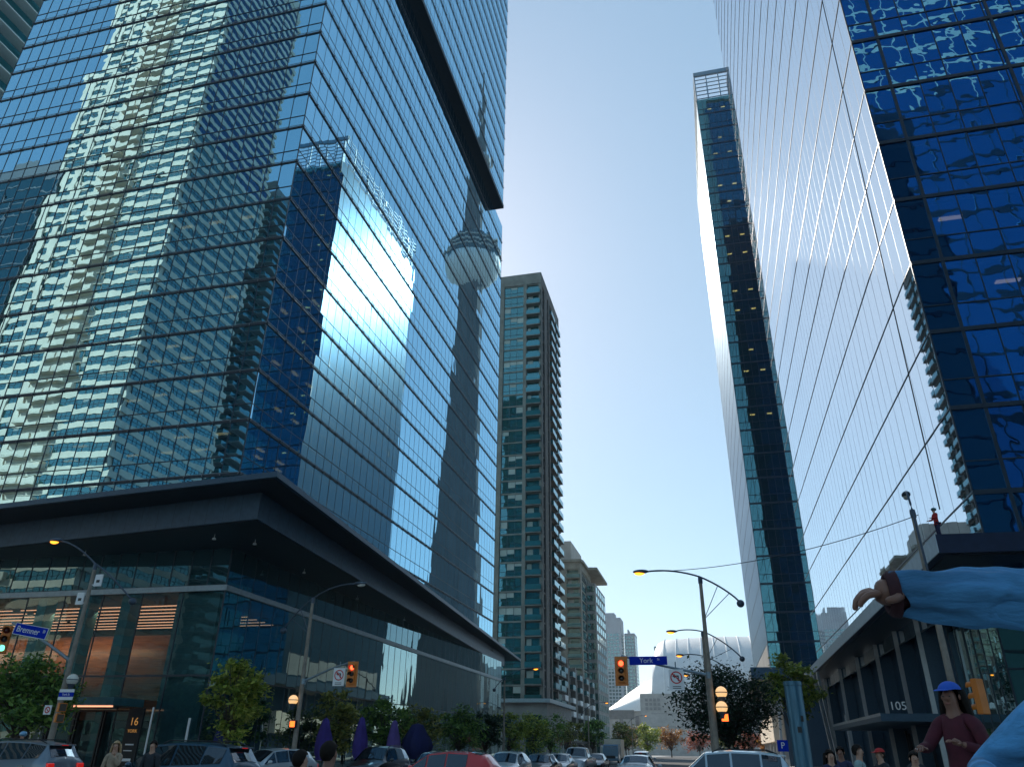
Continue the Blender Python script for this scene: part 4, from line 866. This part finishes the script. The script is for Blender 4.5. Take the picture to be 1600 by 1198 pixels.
def make_car(kind, m, label, loc, rz, mirror=True, group='cars on the crossing and street'):
    L_, st = KIND[kind]; T = empty('parked_car' if False else ('pickup_truck' if kind=='pickup' else 'car'), loc, label, 'pickup' if kind=='pickup' else 'car', group, rz)
    b = MB(); ring = []; H = max(s[3] for s in st)
    X = [L_*(.5-s[0]) for s in st]; last = len(st)-1
    def P(i,j,sg):
        x,w_,be,tp,wr = st[i]; zb = .26 if 0<i<len(st)-1 else .34
        return [(X[i],0,zb),(X[i],sg*w_*.9,zb),(X[i],sg*w_,zb+.2),(X[i],sg*w_*1.0,be*.86),(X[i],sg*w_*.965,be),(X[i],sg*wr,tp),(X[i],sg*wr*.5,tp+.035),(X[i],0,tp+.045)][j]
    for i in range(len(st)):
        ring.append([P(i,j,1) for j in range(8)]+[P(i,j,-1) for j in range(6,0,-1)])
    dense = []
    for i in range(len(ring)-1):
        for t in range(4): dense.append([tuple(a+(c-a)*t/4 for a,c in zip(p,q)) for p,q in zip(ring[i],ring[i+1])])
    ring = dense+[ring[-1]]; n = 14; vs = [p for r in ring for p in r]; nr = len(ring)
    b.add(vs,[(i*n+k,(i+1)*n+k,(i+1)*n+(k+1)%n,i*n+(k+1)%n) for i in range(nr-1) for k in range(n)]+[tuple(range(n)),tuple((nr-1)*n+k for k in range(n-1,-1,-1))])
    b.build('body', m, T, smooth='auto')
    def lerp(a,c,t): return tuple(a[q]+(c[q]-a[q])*t for q in range(3))
    def pane(A,B,C,D,u0,u1,v0,v1,off,nm='side_window',mm=None):
        q = MB(); pts = []
        nrm = (Vector(B)-Vector(A)).cross(Vector(D)-Vector(A)); 
        ctr = (Vector(A)+Vector(C))/2-Vector((ctrx,0,.9)); nrm = nrm.normalized() if nrm.length>0 else Vector((0,0,1))
        if nrm.dot(ctr) < 0: nrm = -nrm
        for iv in range(4):
            for iu in range(9):
                u, v = u0+(u1-u0)*iu/8, v0+(v1-v0)*iv/3; p = lerp(lerp(A,B,u),lerp(D,C,u),v); pts.append(Vector(p)+nrm*off)
        q.add(pts,[(r*9+k,r*9+k+1,(r+1)*9+k+1,(r+1)*9+k) for r in range(3) for k in range(8)]); return q.build(nm, mm or M['car_glass'], T, smooth=True)
    roof = [i for i in range(len(st)) if st[i][3]-st[i][2] > .3]; ctrx = X[roof[0]]*.5+X[roof[-1]]*.5
    f0, f1 = roof[0], roof[-1]
    for sg in (1,-1):
        for a in range(f0, f1): pane(P(a,4,sg),P(a+1,4,sg),P(a+1,5,sg),P(a,5,sg),.04,.96,.06,.90,.02)
        # front quarter glass
        q = MB(); A,B_,C = Vector(P(f0-1,4,sg)),Vector(P(f0,4,sg)),Vector(P(f0,5,sg)); c_ = (A+B_+C)/3; nn = (B_-A).cross(C-A).normalized(); nn = nn if nn.y*sg>0 else -nn
        q.add([c_+(p-c_)*.86+nn*.014 for p in (A,B_,C)],[(0,1,2)]); q.build('quarter_window', M['car_glass'], T)
    def end_glass(i0,i1,nm,v0,v1):
        q = MB(); pts = []
        A = [Vector(P(i0,5,-1)),Vector(P(i0,6,-1)),Vector(P(i0,7,1)),Vector(P(i0,6,1)),Vector(P(i0,5,1))]; B_ = [Vector(P(i1,5,-1)),Vector(P(i1,6,-1)),Vector(P(i1,7,1)),Vector(P(i1,6,1)),Vector(P(i1,5,1))]
        d = (B_[2]-A[2]); nn = Vector((d.z,0,-d.x)).normalized(); nn = nn if nn.z>0 else -nn
        for t in (v0,v1):
            for k in range(5):
                p = A[k].lerp(B_[k],t); p.y *= .93; pts.append(p+nn*.014)
        q.add(pts,[(k,k+1,6+k,5+k) for k in range(4)]); q.build(nm, M['car_glass'], T, smooth=True)
    end_glass(f0-1,f0,'windscreen',.08,.95); end_glass(f1,f1+1,'rear_window',.06,.80)
    xr, wr_, br = X[-1], st[-2][1], st[-2][2]
    for sg in (1,-1):
        q = MB(); q.obox((xr-.012 if True else 0,sg*wr_*.60,br-.20),(.30,0,.02),(0,sg*wr_*.36,0),(.02,0,.17)); q.build('tail_lamp', TAIL, T, bevel=.02)
        q = MB(); q.obox((X[0]-.10,sg*st[1][1]*.50,.62),(.12,0,0),(0,sg*st[1][1]*.38,0),(-.12,0,.14)); q.build('headlight', HEAD, T, bevel=.03)
        q = MB(); mx = X[f0-1]-.22; q.sphere((mx,sg*(st[f0][1]+.12),st[f0][2]+.06),.1,6,sx=.7,sy=1.1,sz=.8); q.tube([(mx,sg*(st[f0][1]-.03),st[f0][2]),(mx,sg*(st[f0][1]+.1),st[f0][2]+.03)],.03,6); q.build('mirror', m, T, smooth=True)
        for xx in (X[f0]+.02-.75, X[f0]-1.75):
            q = MB(); q.box(xx-.1,xx+.1,*sorted((sg*st[f0][1]*.995,sg*(st[f0][1]*.995+.03))),st[f0][2]-.12,st[f0][2]-.085); q.build('door_handle', CHROME, T)
        for xw in (L_*.5-.86, -L_*.5+.84):
            y0_ = sg*(st[4][1]-.2); q = MB(); q.lathe([(.22,-.11),(.325,-.1),(.335,-.05),(.335,.05),(.325,.1),(.22,.11)],24,(xw,y0_+sg*.12,.335),axis='y'); o = q.build('wheel', M['rubber'], T, smooth='auto')
            q = MB(); q.lathe([(.215,-.02),(.2,.03),(.06,.05)],12,(xw,y0_+sg*.2,.335),axis='y'); q.build('rim', M['alu'], o)
    q = MB(); q.box(xr-.02,xr-.002,-.26,.26,.62,.74); q.build('number_plate', PLATE, T)
    if kind in ('suv','hatch'):
        q = MB(); xt = X[f1]; q.obox((xt-.16,-.5,st[f1][3]-.02),(.22,0,.03),(0,1.0,0),(0,0,.035)); q.build('rear_spoiler', m, T, bevel=.01)
        q = MB(); q.box(xt-.17,xt-.155,-.14,.14,st[f1][3]-.012,st[f1][3]+.008); q.build('brake_lamp', TAIL, T)
        q = MB(); A = Vector(P(f1+1,7,1)); B_ = Vector(P(f1,7,1)); q.tube([A.lerp(B_,.2)+Vector((-.05,0,.03)),A.lerp(B_,.3)+Vector((-.05,.4,.03))],.012,5); q.build('wiper', M['black'], T)
    if kind == 'suv':
        for sg in (1,-1):
            q = MB(); q.tube([(X[f0]-.2,sg*.55,st[f0][3]+.03),(X[f0]-.4,sg*.57,1.72),(X[f1]+.4,sg*.56,1.71),(X[f1]+.1,sg*.53,st[f1][3]+.05)],.02,6); q.build('roof_rail', M['black'], T)
    if kind == 'pickup':
        q = MB(); q.box(-2.55,X[f1+1]-.05,-.72,.72,1.222,1.236); q.build('bed_floor', M['black'], T)
    q = MB(); q.box(X[0]-.06,X[0]+.012,-.42,.42,.42,.60); q.build('grille', M['black'], T)
    return T
PI = math.pi
make_car('suv',CP['blue'],'dark blue crossover crossing in front of the lobby corner',(-15.05,21,0),PI)
make_car('suv',CP['grey'],'grey blue sport utility car at the bottom left corner',(-23.3,23.4,0),PI)
make_car('hatch',CP['red'],'bright red hatchback crossing in the middle of the street',(-9.15,27,0),PI)
make_car('suv',CP['white'],'pale silver crossover below the right traffic light',(.02,28,0),PI)
make_car('hatch',CP['silver'],'small pale grey car between the dark blue crossover and the purple parasols',(-18.1,31.2,0),-PI/2-.35)
make_car('suv',CP['black'],'black and white sport utility car behind the purple parasols',(-16.3,38.5,0),-PI/2)
make_car('sedan',CP['navy'],'navy saloon left of the red hatchback bonnet',(-15.0,43,0),-PI/2)
make_car('hatch',CP['silver'],'silver hatchback directly behind the red hatchback',(-10.1,40.,0),-PI/2)
make_car('sedan',CP['black'],'dark saloon second in the queue behind the red hatchback',(-9.9,47,0),-PI/2)
make_car('sedan',CP['silver'],'silver saloon third in the queue, left of the pickup',(-10.2,54.5,0),-PI/2)
make_car('pickup',CP['silver'],'silver pickup facing the camera in the queue',(-10.1,61.5,0),-PI/2)
make_car('sedan',CP['black'],'black saloon behind the silver pickup',(-10.,70,0),-PI/2)
make_car('suv',CP['silver'],'white topped sport utility car driving away before the stadium',(-6.6,76,0),PI/2)
make_car('sedan',CP['silver'],'low grey saloon driving away beside the pale silver crossover',(-3.9,42,0),PI/2)
make_car('sedan',CP['white'],'far pale saloon right of the blue truck',(-13.6,150,0),-PI/2)
# truck
T = empty('box_truck',(-14.4,118,0),'blue box truck facing the camera far down the street','truck',None,-PI/2)
b = MB(); b.box(.2,2.6,-1.1,1.1,.5,2.1); b.add([(2.6,-1.1,1.2),(2.6,1.1,1.2),(2.2,1.05,2.5),(2.2,-1.05,2.5),(.2,-1.05,2.6),(.2,1.05,2.6),(.2,1.1,2.1),(.2,-1.1,2.1)],[(0,1,2,3),(3,2,5,4),(4,5,6,7),(0,3,4,7),(1,6,5,2)]); b.build('cab', CP['truck'], T, bevel=.03)
b = MB(); b.box(-4.2,.1,-1.2,1.2,.8,3.2); b.build('cargo_box', M['cream'], T, bevel=.02)
b = MB(); b.add([(2.60,-.95,1.35),(2.60,.95,1.35),(2.27,.92,2.35),(2.27,-.92,2.35)],[(0,1,2,3)]); b.build('windscreen', M['car_glass'], T)
b = MB(); b.box(2.6,2.64,-.6,.6,.75,1.1); b.build('grille', M['black'], T)
for sg in (1,-1):
    b = MB(); b.box(2.6,2.65,*sorted((sg*.7,sg*1.02)),.8,1.0); b.build('headlight', HEAD, T)
    for xw in (1.7,-2.8):
        b = MB(); b.lathe([(.3,-.14),(.46,-.12),(.46,.12),(.3,.14)],20,(xw,sg*.95,.46),axis='y'); o = b.build('wheel', M['rubber'], T)
        b = MB(); b.lathe([(.28,-.02),(.1,.04)],12,(xw,sg*1.08,.46),axis='y'); b.build('rim', M['alu'], o)

# ------------------------------------------------------------------ people
def skin(name, joints, edges, mats, parent, sub=1, root=0):
    me = bpy.data.meshes.new(name); me.from_pydata([j[0] for j in joints],edges,[]); me.materials.append(mats)
    o = bpy.data.objects.new(name, me); col.objects.link(o); o.parent = parent
    o.modifiers.new('Skin','SKIN').use_smooth_shade = True
    for i,j in enumerate(joints): me.skin_vertices[0].data[i].radius = j[1] if isinstance(j[1],tuple) else (j[1],j[1])
    me.skin_vertices[0].data[root].use_root = True
    s = o.modifiers.new('Subdivision','SUBSURF'); s.levels = sub; s.render_levels = sub
    return o
def hand(parent, wrist, d, up, m, curl=.35, s=1.):
    """palm and five fingers; d = pointing direction, up = back of the hand"""
    d = Vector(d).normalized(); up = Vector(up); up = (up-d*up.dot(d)).normalized(); sd_ = d.cross(up)
    Wp = Vector(wrist); J = [(tuple(Wp-d*.01),.026*s),(tuple(Wp+d*.05*s),.034*s)]; E = [(0,1)]
    H_ = skin('hand', J+[(tuple(Wp+d*.085*s),.036*s)], E+[(1,2)], m, parent, 1)
    for i,(off,ln) in enumerate(((-.032,.062),(-.011,.075),(.011,.07),(.031,.055))):
        p0 = Wp+d*.075*s+sd_*off*s; a = curl*(1+.12*i)
        p1 = p0+(d*math.cos(a*.4)-up*math.sin(a*.4))*ln*.5*s; p2 = p1+(d*math.cos(a*1.3)-up*math.sin(a*1.3))*ln*.34*s; p3 = p2+(d*math.cos(a*2.2)-up*math.sin(a*2.2))*ln*.26*s
        skin('finger',[(tuple(p0),.0095*s),(tuple(p1),.0088*s),(tuple(p2),.0078*s),(tuple(p3),.0065*s)],[(0,1),(1,2),(2,3)],m,H_,1)
    p0 = Wp+d*.03*s-sd_*.03*s; p1 = p0+(d*.6-sd_*.8-up*.2)*.035*s; p2 = p1+(d*.9-sd_*.35-up*.25)*.03*s
    skin('finger',[(tuple(p0),.012*s),(tuple(p1),.0105*s),(tuple(p2),.0085*s)],[(0,1),(1,2)],m,H_,1)
def person(label, loc, rz, top, legs, skinm, hairm=None, hair='short', h=1.75, Lh=None, Rh=None, legpose=0., extra=None, hands=True, group=None, lookz=0., stance=.09, curl=.35, hs=1., bdir=(.5,.75,-.45)):
    """faces local -Y; Lh / Rh: wrist positions (m, for a 1.75 m person) on the left(-x) and right(+x) of the figure as seen from the front"""
    k = h/1.75; T = empty('person', loc, label, 'person', group, rz, k)
    Lh = Lh or (-.27,-.04,.84); Rh = Rh or (.27,-.04,.84)
    def elbow(sh, wr, out):
        a, c = Vector(sh), Vector(wr); mid = (a+c)/2; d = c-a; l = d.length; hgt = math.sqrt(max(.0004,.275**2-(l/2)**2)) if l < .55 else .02
        bend = Vector((out*bdir[0],bdir[1],bdir[2])); bend = (bend-d.normalized()*bend.dot(d.normalized())); return tuple(mid+bend.normalized()*hgt)
    shL, shR = (-.165,0,1.40), (.165,0,1.40); eL, eR = elbow(shL,Lh,-1), elbow(shR,Rh,1); lp = legpose
    J = [((0,0,.95),(.15,.11)),((0,-.005,1.12),(.13,.10)),((0,0,1.30),(.16,.115)),((0,.01,1.43),(.085,.075)),((0,0,1.50),.052),((0,-.02,1.57),(.066,.075)),((0,-.015,1.655),(.078,.095)),((0,0,1.72),(.055,.065)),
         (shL,.062),(eL,.043),(Lh,.03),(shR,.062),(eR,.043),(Rh,.03),
         ((-stance,0,.86),.088),((-stance-.005,-.02-lp,.49),.06),((-stance-.01,.03-lp*.6,.09),.042),((-stance-.02,-.10-lp*.6,.04),.036),((stance,0,.86),.088),((stance+.005,-.02+lp,.49),.06),((stance+.01,.03+lp*1.3,.09),.042),((stance+.02,-.10+lp*1.3,.04),.036),
         ((0,-.112,1.615),.014)]
    E = [(0,1),(1,2),(2,3),(3,4),(4,5),(5,6),(6,7),(3,8),(8,9),(9,10),(3,11),(11,12),(12,13),(0,14),(14,15),(15,16),(16,17),(0,18),(18,19),(19,20),(20,21),(6,22)]
    skin('body',J,E,skinm,T,1)
    g = .016; up_ = lambda r: tuple(q+g for q in r) if isinstance(r,tuple) else r+g
    idx = [0,1,2,3,8,9,10,11,12,13]; JJ = [(J[i][0],up_(J[i][1])) for i in idx]
    JJ[6] = (tuple(Vector(eL).lerp(Vector(Lh),.93)),.043); JJ[9] = (tuple(Vector(eR).lerp(Vector(Rh),.93)),.043); JJ[3] = ((0,.015,1.455),(.075,.07))
    JJ.append(((0,0,.84),(.165,.12))); skin('jacket',JJ,[(0,1),(1,2),(2,3),(3,4),(4,5),(5,6),(3,7),(7,8),(8,9),(0,10)],top,T,2)
    idx = [0,14,15,16,18,19,20]; JJ = [(J[i][0],up_(J[i][1])) for i in idx]; skin('trousers',JJ,[(0,1),(1,2),(2,3),(0,4),(4,5),(5,6)],legs,T,1)
    for sg,ix in ((-1,(16,17)),(1,(20,21))):
        a, c = Vector(J[ix[0]][0]), Vector(J[ix[1]][0]); skin('shoe',[((a.x,a.y+.03,.045),.045),((c.x,c.y,.04),.044),((c.x,c.y-.06,.035),.034)],[(0,1),(1,2)],M['black'],T,1)
    if hands:
        for wr,el in ((Lh,eL),(Rh,eR)):
            d = Vector(wr)-Vector(el); hand(T,wr,d,(0,-.3,1) if abs(d.normalized().z)<.7 else (0,-1,0),skinm,curl,hs)
    f = MB()
    for sg in (-1,1): f.sphere((sg*.031,-.094,1.64),.0085,6,sz=.7)
    f.build('eyes', M['sign_black'], T, smooth=True)
    f = MB()
    for sg in (-1,1): f.sphere((sg*.083,-.005,1.635),.026,6,sx=.4,sy=.7)
    f.build('ears', skinm, T, smooth=True)
    f = MB(); f.sphere((0,-.098,1.575),.02,6,sx=1.2,sy=.4,sz=.3); f.build('mouth', mat('lips',(.3,.1,.08),.5,var=0) if 'lips' not in bpy.data.materials else bpy.data.materials['lips'], T, smooth=True)
    if hairm:
        f = MB(); n = 16; vs = []; rows = 8
        for i in range(rows+1):
            for q in range(n):
                t = 2*math.pi*q/n; front = math.sin(t) < -.3
                ph = (math.pi*(.36 if front else (.8 if math.sin(t) > .25 else .6)))*i/rows; r_ = .105
                vs.append((r_*.92*math.sin(ph)*math.cos(t),.005+r_*1.12*math.sin(ph)*math.sin(t),1.665+r_*1.12*math.cos(ph)))
        f.add(vs,[(i*n+q,i*n+(q+1)%n,(i+1)*n+(q+1)%n,(i+1)*n+q) for i in range(rows) for q in range(n)])
        if hair == 'long':
            for q in range(22):
                t = math.pi*(.02+.96*q/21); x, y = .1*math.cos(t), .02+.1*math.sin(t)
                f.tube([(x*.9,y*.9,1.70),(x*1.08,y*1.1,1.6),(x*1.25,y*1.15,1.48),(x*1.3,y*1.25+.01,1.34+.03*math.sin(q*2.1))],[.03,.034,.03,.012],6)
        f.build('hair', hairm, T, smooth=True)
    if extra: extra(T)
    return T
cloth = lambda n,c: mat(n,c,.85,var=.2,scale=9,bump=.006,bscale=14)
C_beige, C_dk, C_grey, C_green, C_navy, C_mar, C_red, C_jean, C_lb = cloth('beige_cloth',(.36,.27,.19)), cloth('dark_cloth',(.02,.024,.03)), cloth('warm_grey_cloth',(.15,.125,.12)), cloth('sage_cloth',(.27,.36,.35)), cloth('navy_cloth',(.02,.025,.07)), cloth('maroon_cloth',(.075,.008,.018)), cloth('red_cloth',(.42,.02,.02)), cloth('denim',(.03,.06,.14)), cloth('light_blue_cloth',(.30,.45,.62))
gpe = 'pedestrians'
def bag(m, z=1.2):
    def f(T):
        b = MB(); b.sphere((0,.17,z),.17,8,sx=.85,sy=.6,sz=1.3); b.build('backpack', m, T, smooth=True)
    return f
def cap(m):
    def f(T):
        b = MB(); n = 16; vs = []
        for i in range(7):
            for q in range(n):
                t = 2*math.pi*q/n; ph = math.pi*.46*i/6; vs.append((.105*math.sin(ph)*math.cos(t),.118*math.sin(ph)*math.sin(t),1.69+.095*math.cos(ph)))
        b.add(vs,[(i*n+q,i*n+(q+1)%n,(i+1)*n+(q+1)%n,(i+1)*n+q) for i in range(6) for q in range(n)])
        b.add([(-.085,-.085,1.70),(.085,-.085,1.70),(.06,-.2,1.685),(-.06,-.2,1.685),(-.085,-.085,1.708),(.085,-.085,1.708),(.06,-.2,1.693),(-.06,-.2,1.693)],[(3,2,1,0),(4,5,6,7),(0,1,5,4),(1,2,6,5),(2,3,7,6),(3,0,4,7)]); b.build('cap', m, T, smooth='auto')
    return f
def helmet(m):
    def f(T):
        b = MB(); b.sphere((0,.01,1.70),.13,10,sx=.95,sy=1.15,sz=.8); b.build('helmet', m, T, smooth=True)
    return f
person('blond woman in a beige coat near the grey blue car',(-14.95,18.2,0),R(25),C_beige,C_dk,M['skin'],M['hair_blond'],'long',1.66,Rh=(.06,-.2,1.42),group=gpe,legpose=.05)
person('man in a dark jacket with pale blue backpack beside the blond woman',(-14.0,18.4,0),R(10),C_dk,C_jean,M['skin'],M['hair_dark'],'short',1.68,group=gpe,legpose=.06,extra=bag(C_lb,1.22))
person('man in a warm grey jacket seen from behind below the middle signal pole',(-4.05,8.2,.0),R(165),C_grey,C_dk,M['skin_dark'],M['hair_dark'],'short',1.64,group=gpe)
person('person in a warm grey top left of the signal pole foot',(-4.75,8.9,.0),R(150),C_grey,C_dk,M['skin'],M['hair_dark'],'short',1.55,group=gpe)
person('cyclist with a pale blue helmet at the bottom left corner',(-27.2,27.6,.0),R(30),C_dk,C_dk,M['skin'],None,'short',1.98,group=gpe,extra=helmet(CP['lblue']))
person('man in a sage jacket standing right of the thick steel post',(2.85,18.6,0),R(70),C_green,C_dk,M['skin'],M['hair_dark'],'short',1.78,group=gpe,legpose=.06)
person('woman in navy directly right of the thick steel post',(2.25,18.3,0),R(20),C_navy,C_dk,M['skin'],M['hair_dark'],'long',1.68,group=gpe)
person('person in dark blue behind the sage jacket',(2.75,20.4,0),R(-15),C_navy,C_dk,M['skin_dark'],M['hair_dark'],'short',1.76,group=gpe)
person('person with a red cap right of the sage jacket',(3.45,19.6,0),R(-60),C_dk,C_dk,M['skin'],M['hair_dark'],'short',1.72,group=gpe,extra=cap(C_red))
person('bearded man in dark jacket with white collar, right of the group',(3.65,17.4,0),R(5),C_dk,C_jean,M['skin'],M['hair_dark'],'short',1.66,group=gpe,extra=bag(C_lb,1.25))
person('dark haired person in black behind the steel post group',(4.6,21.8,0),R(15),C_dk,C_dk,M['skin'],M['hair_dark'],'short',1.7,group=gpe)
# near people at the right edge
def blue_cap(T):
    cap(mat('bright_blue_cloth',(.02,.10,.5),.8,var=.15))(T)
person('person in maroon jacket with long dark hair, blue cap and outstretched hand',(2.22,8.5,.52),R(-40),C_mar,C_dk,M['skin_dark'],M['hair_dark'],'long',1.70,Lh=(-.18,-.42,1.18),Rh=(.12,-.26,1.22),extra=blue_cap)
b = MB(); b.box(1.75,3.6,8.1,8.9,.141,.52); b.build('stone_ledge', M['concrete'], label='stone seat ledge under the person in maroon', cat='ledge', bevel=.02)
# person in blue hoodie at the right edge: arm raised across the view
HB = mat('blue_fleece',(.08,.28,.52),.85,var=.5,scale=7,bump=.012,bscale=26,stretch=(.45,1.6,1.6)); CUFF = mat('maroon_cuff',(.045,.010,.014),.85,var=.2,scale=20)  # highlights and shade of the folds are put into the streaked blue
def baggy(T):
    b = MB(); pts = [(-.735,.0,1.462),(-.60,.0,1.455),(-.50,.03,1.452),(-.40,.06,1.445),(-.30,.06,1.435),(-.22,.03,1.42),(-.14,.01,1.40)]; n = 48; vs = []; m = 60
    for i in range(m):
        t = i/(m-1)*(len(pts)-1); k = min(int(t),len(pts)-2); c = Vector(pts[k]).lerp(Vector(pts[k+1]),t-k); q_ = i/(m-1); r = .040+.034*q_**.7
        for q in range(n):
            a = 2*math.pi*q/n; sag = 1+.45*max(0,-math.sin(a))*q_
            f = 1+.085*math.sin(4*a+3.2*q_+1.2*math.sin(6*q_))+.06*math.sin(7*a-9*q_)+.07*math.sin(26*q_+3.*math.sin(a+.6))*(.4+q_)+.03*math.sin(61*q_+2*a)
            vs.append((c.x+.014*math.sin(a*2+i*.2),c.y+math.cos(a)*r*f,c.z+math.sin(a)*r*f*sag))
    b.add(vs,[(i*n+q,i*n+(q+1)%n,(i+1)*n+(q+1)%n,(i+1)*n+q) for i in range(m-1) for q in range(n)]); b.build('sleeve', HB, T, smooth=True)
    b = MB(); vs = []; n = 40
    for i,(x,r) in enumerate(((-.70,.028),(-.752,.030),(-.756,.037),(-.748,.044),(-.734,.046))):
        for q in range(n):
            a = 2*math.pi*q/n; rr = r*(1+.03*(q%2)); vs.append((x,math.cos(a)*rr,1.462+math.sin(a)*rr))
    b.add(vs,[(i*n+q,i*n+(q+1)%n,(i+1)*n+(q+1)%n,(i+1)*n+q) for i in range(4) for q in range(n)]); b.build('cuff', CUFF, T, smooth=True)
    b = MB(); b.tube([(-.70,.0,1.43),(-.45,.04,1.405),(-.2,.02,1.36)],[.003,.004,.004],6); b.build('seam', mat('pale_seam',(.45,.6,.75),.8), T)
person('person in bright blue hooded top at the right edge, arm stretched across the canopy',(1.19,1.8,.36),0,HB,C_jean,M['skin_dark'],M['hair_dark'],'short',1.86,Lh=(-.708,.0,1.46),Rh=(.30,-.25,.98),extra=baggy,curl=.6,hs=.85,bdir=(0,1,.0))
b = MB(); b.box(.5,1.7,1.35,3.4,.141,.36); b.build('stone_ledge', M['concrete'], label='low stone ledge under the people in blue at the right edge', cat='ledge', bevel=.02)
person('person in bright blue fleece standing low at the bottom right corner',(1.14,2.75,.36),R(-10),HB,C_jean,M['skin_dark'],M['hair_dark'],'short',1.70,Lh=(-.40,-.25,1.22))
# rope access worker on the right canopy
person('rope access worker in red jacket and dark helmet on the right canopy edge',(10.1,34.9,9.9),R(-75),C_red,C_navy,M['skin'],None,'short',1.35,Lh=(-.25,-.3,1.1),Rh=(.2,-.35,1.15),extra=helmet(mat('teal_helmet',(.04,.12,.13),.4,var=.05)))

# ------------------------------------------------------------------ air
b = MB(); b.box(-400,400,-150,1000,-1,565); hz = b.build('haze', M['white'], kind='stuff')
m = bpy.data.materials.new('haze_air'); m.use_nodes = True; nt = m.node_tree; nt.nodes.clear(); out = nt.nodes.new('ShaderNodeOutputMaterial')
pv = nt.nodes.new('ShaderNodeVolumePrincipled'); pv.inputs['Color'].default_value = (.85,.92,1.,1); pv.inputs['Density'].default_value = .00022; nt.links.new(pv.outputs[0], out.inputs['Volume'])
hz.data.materials.clear(); hz.data.materials.append(m)
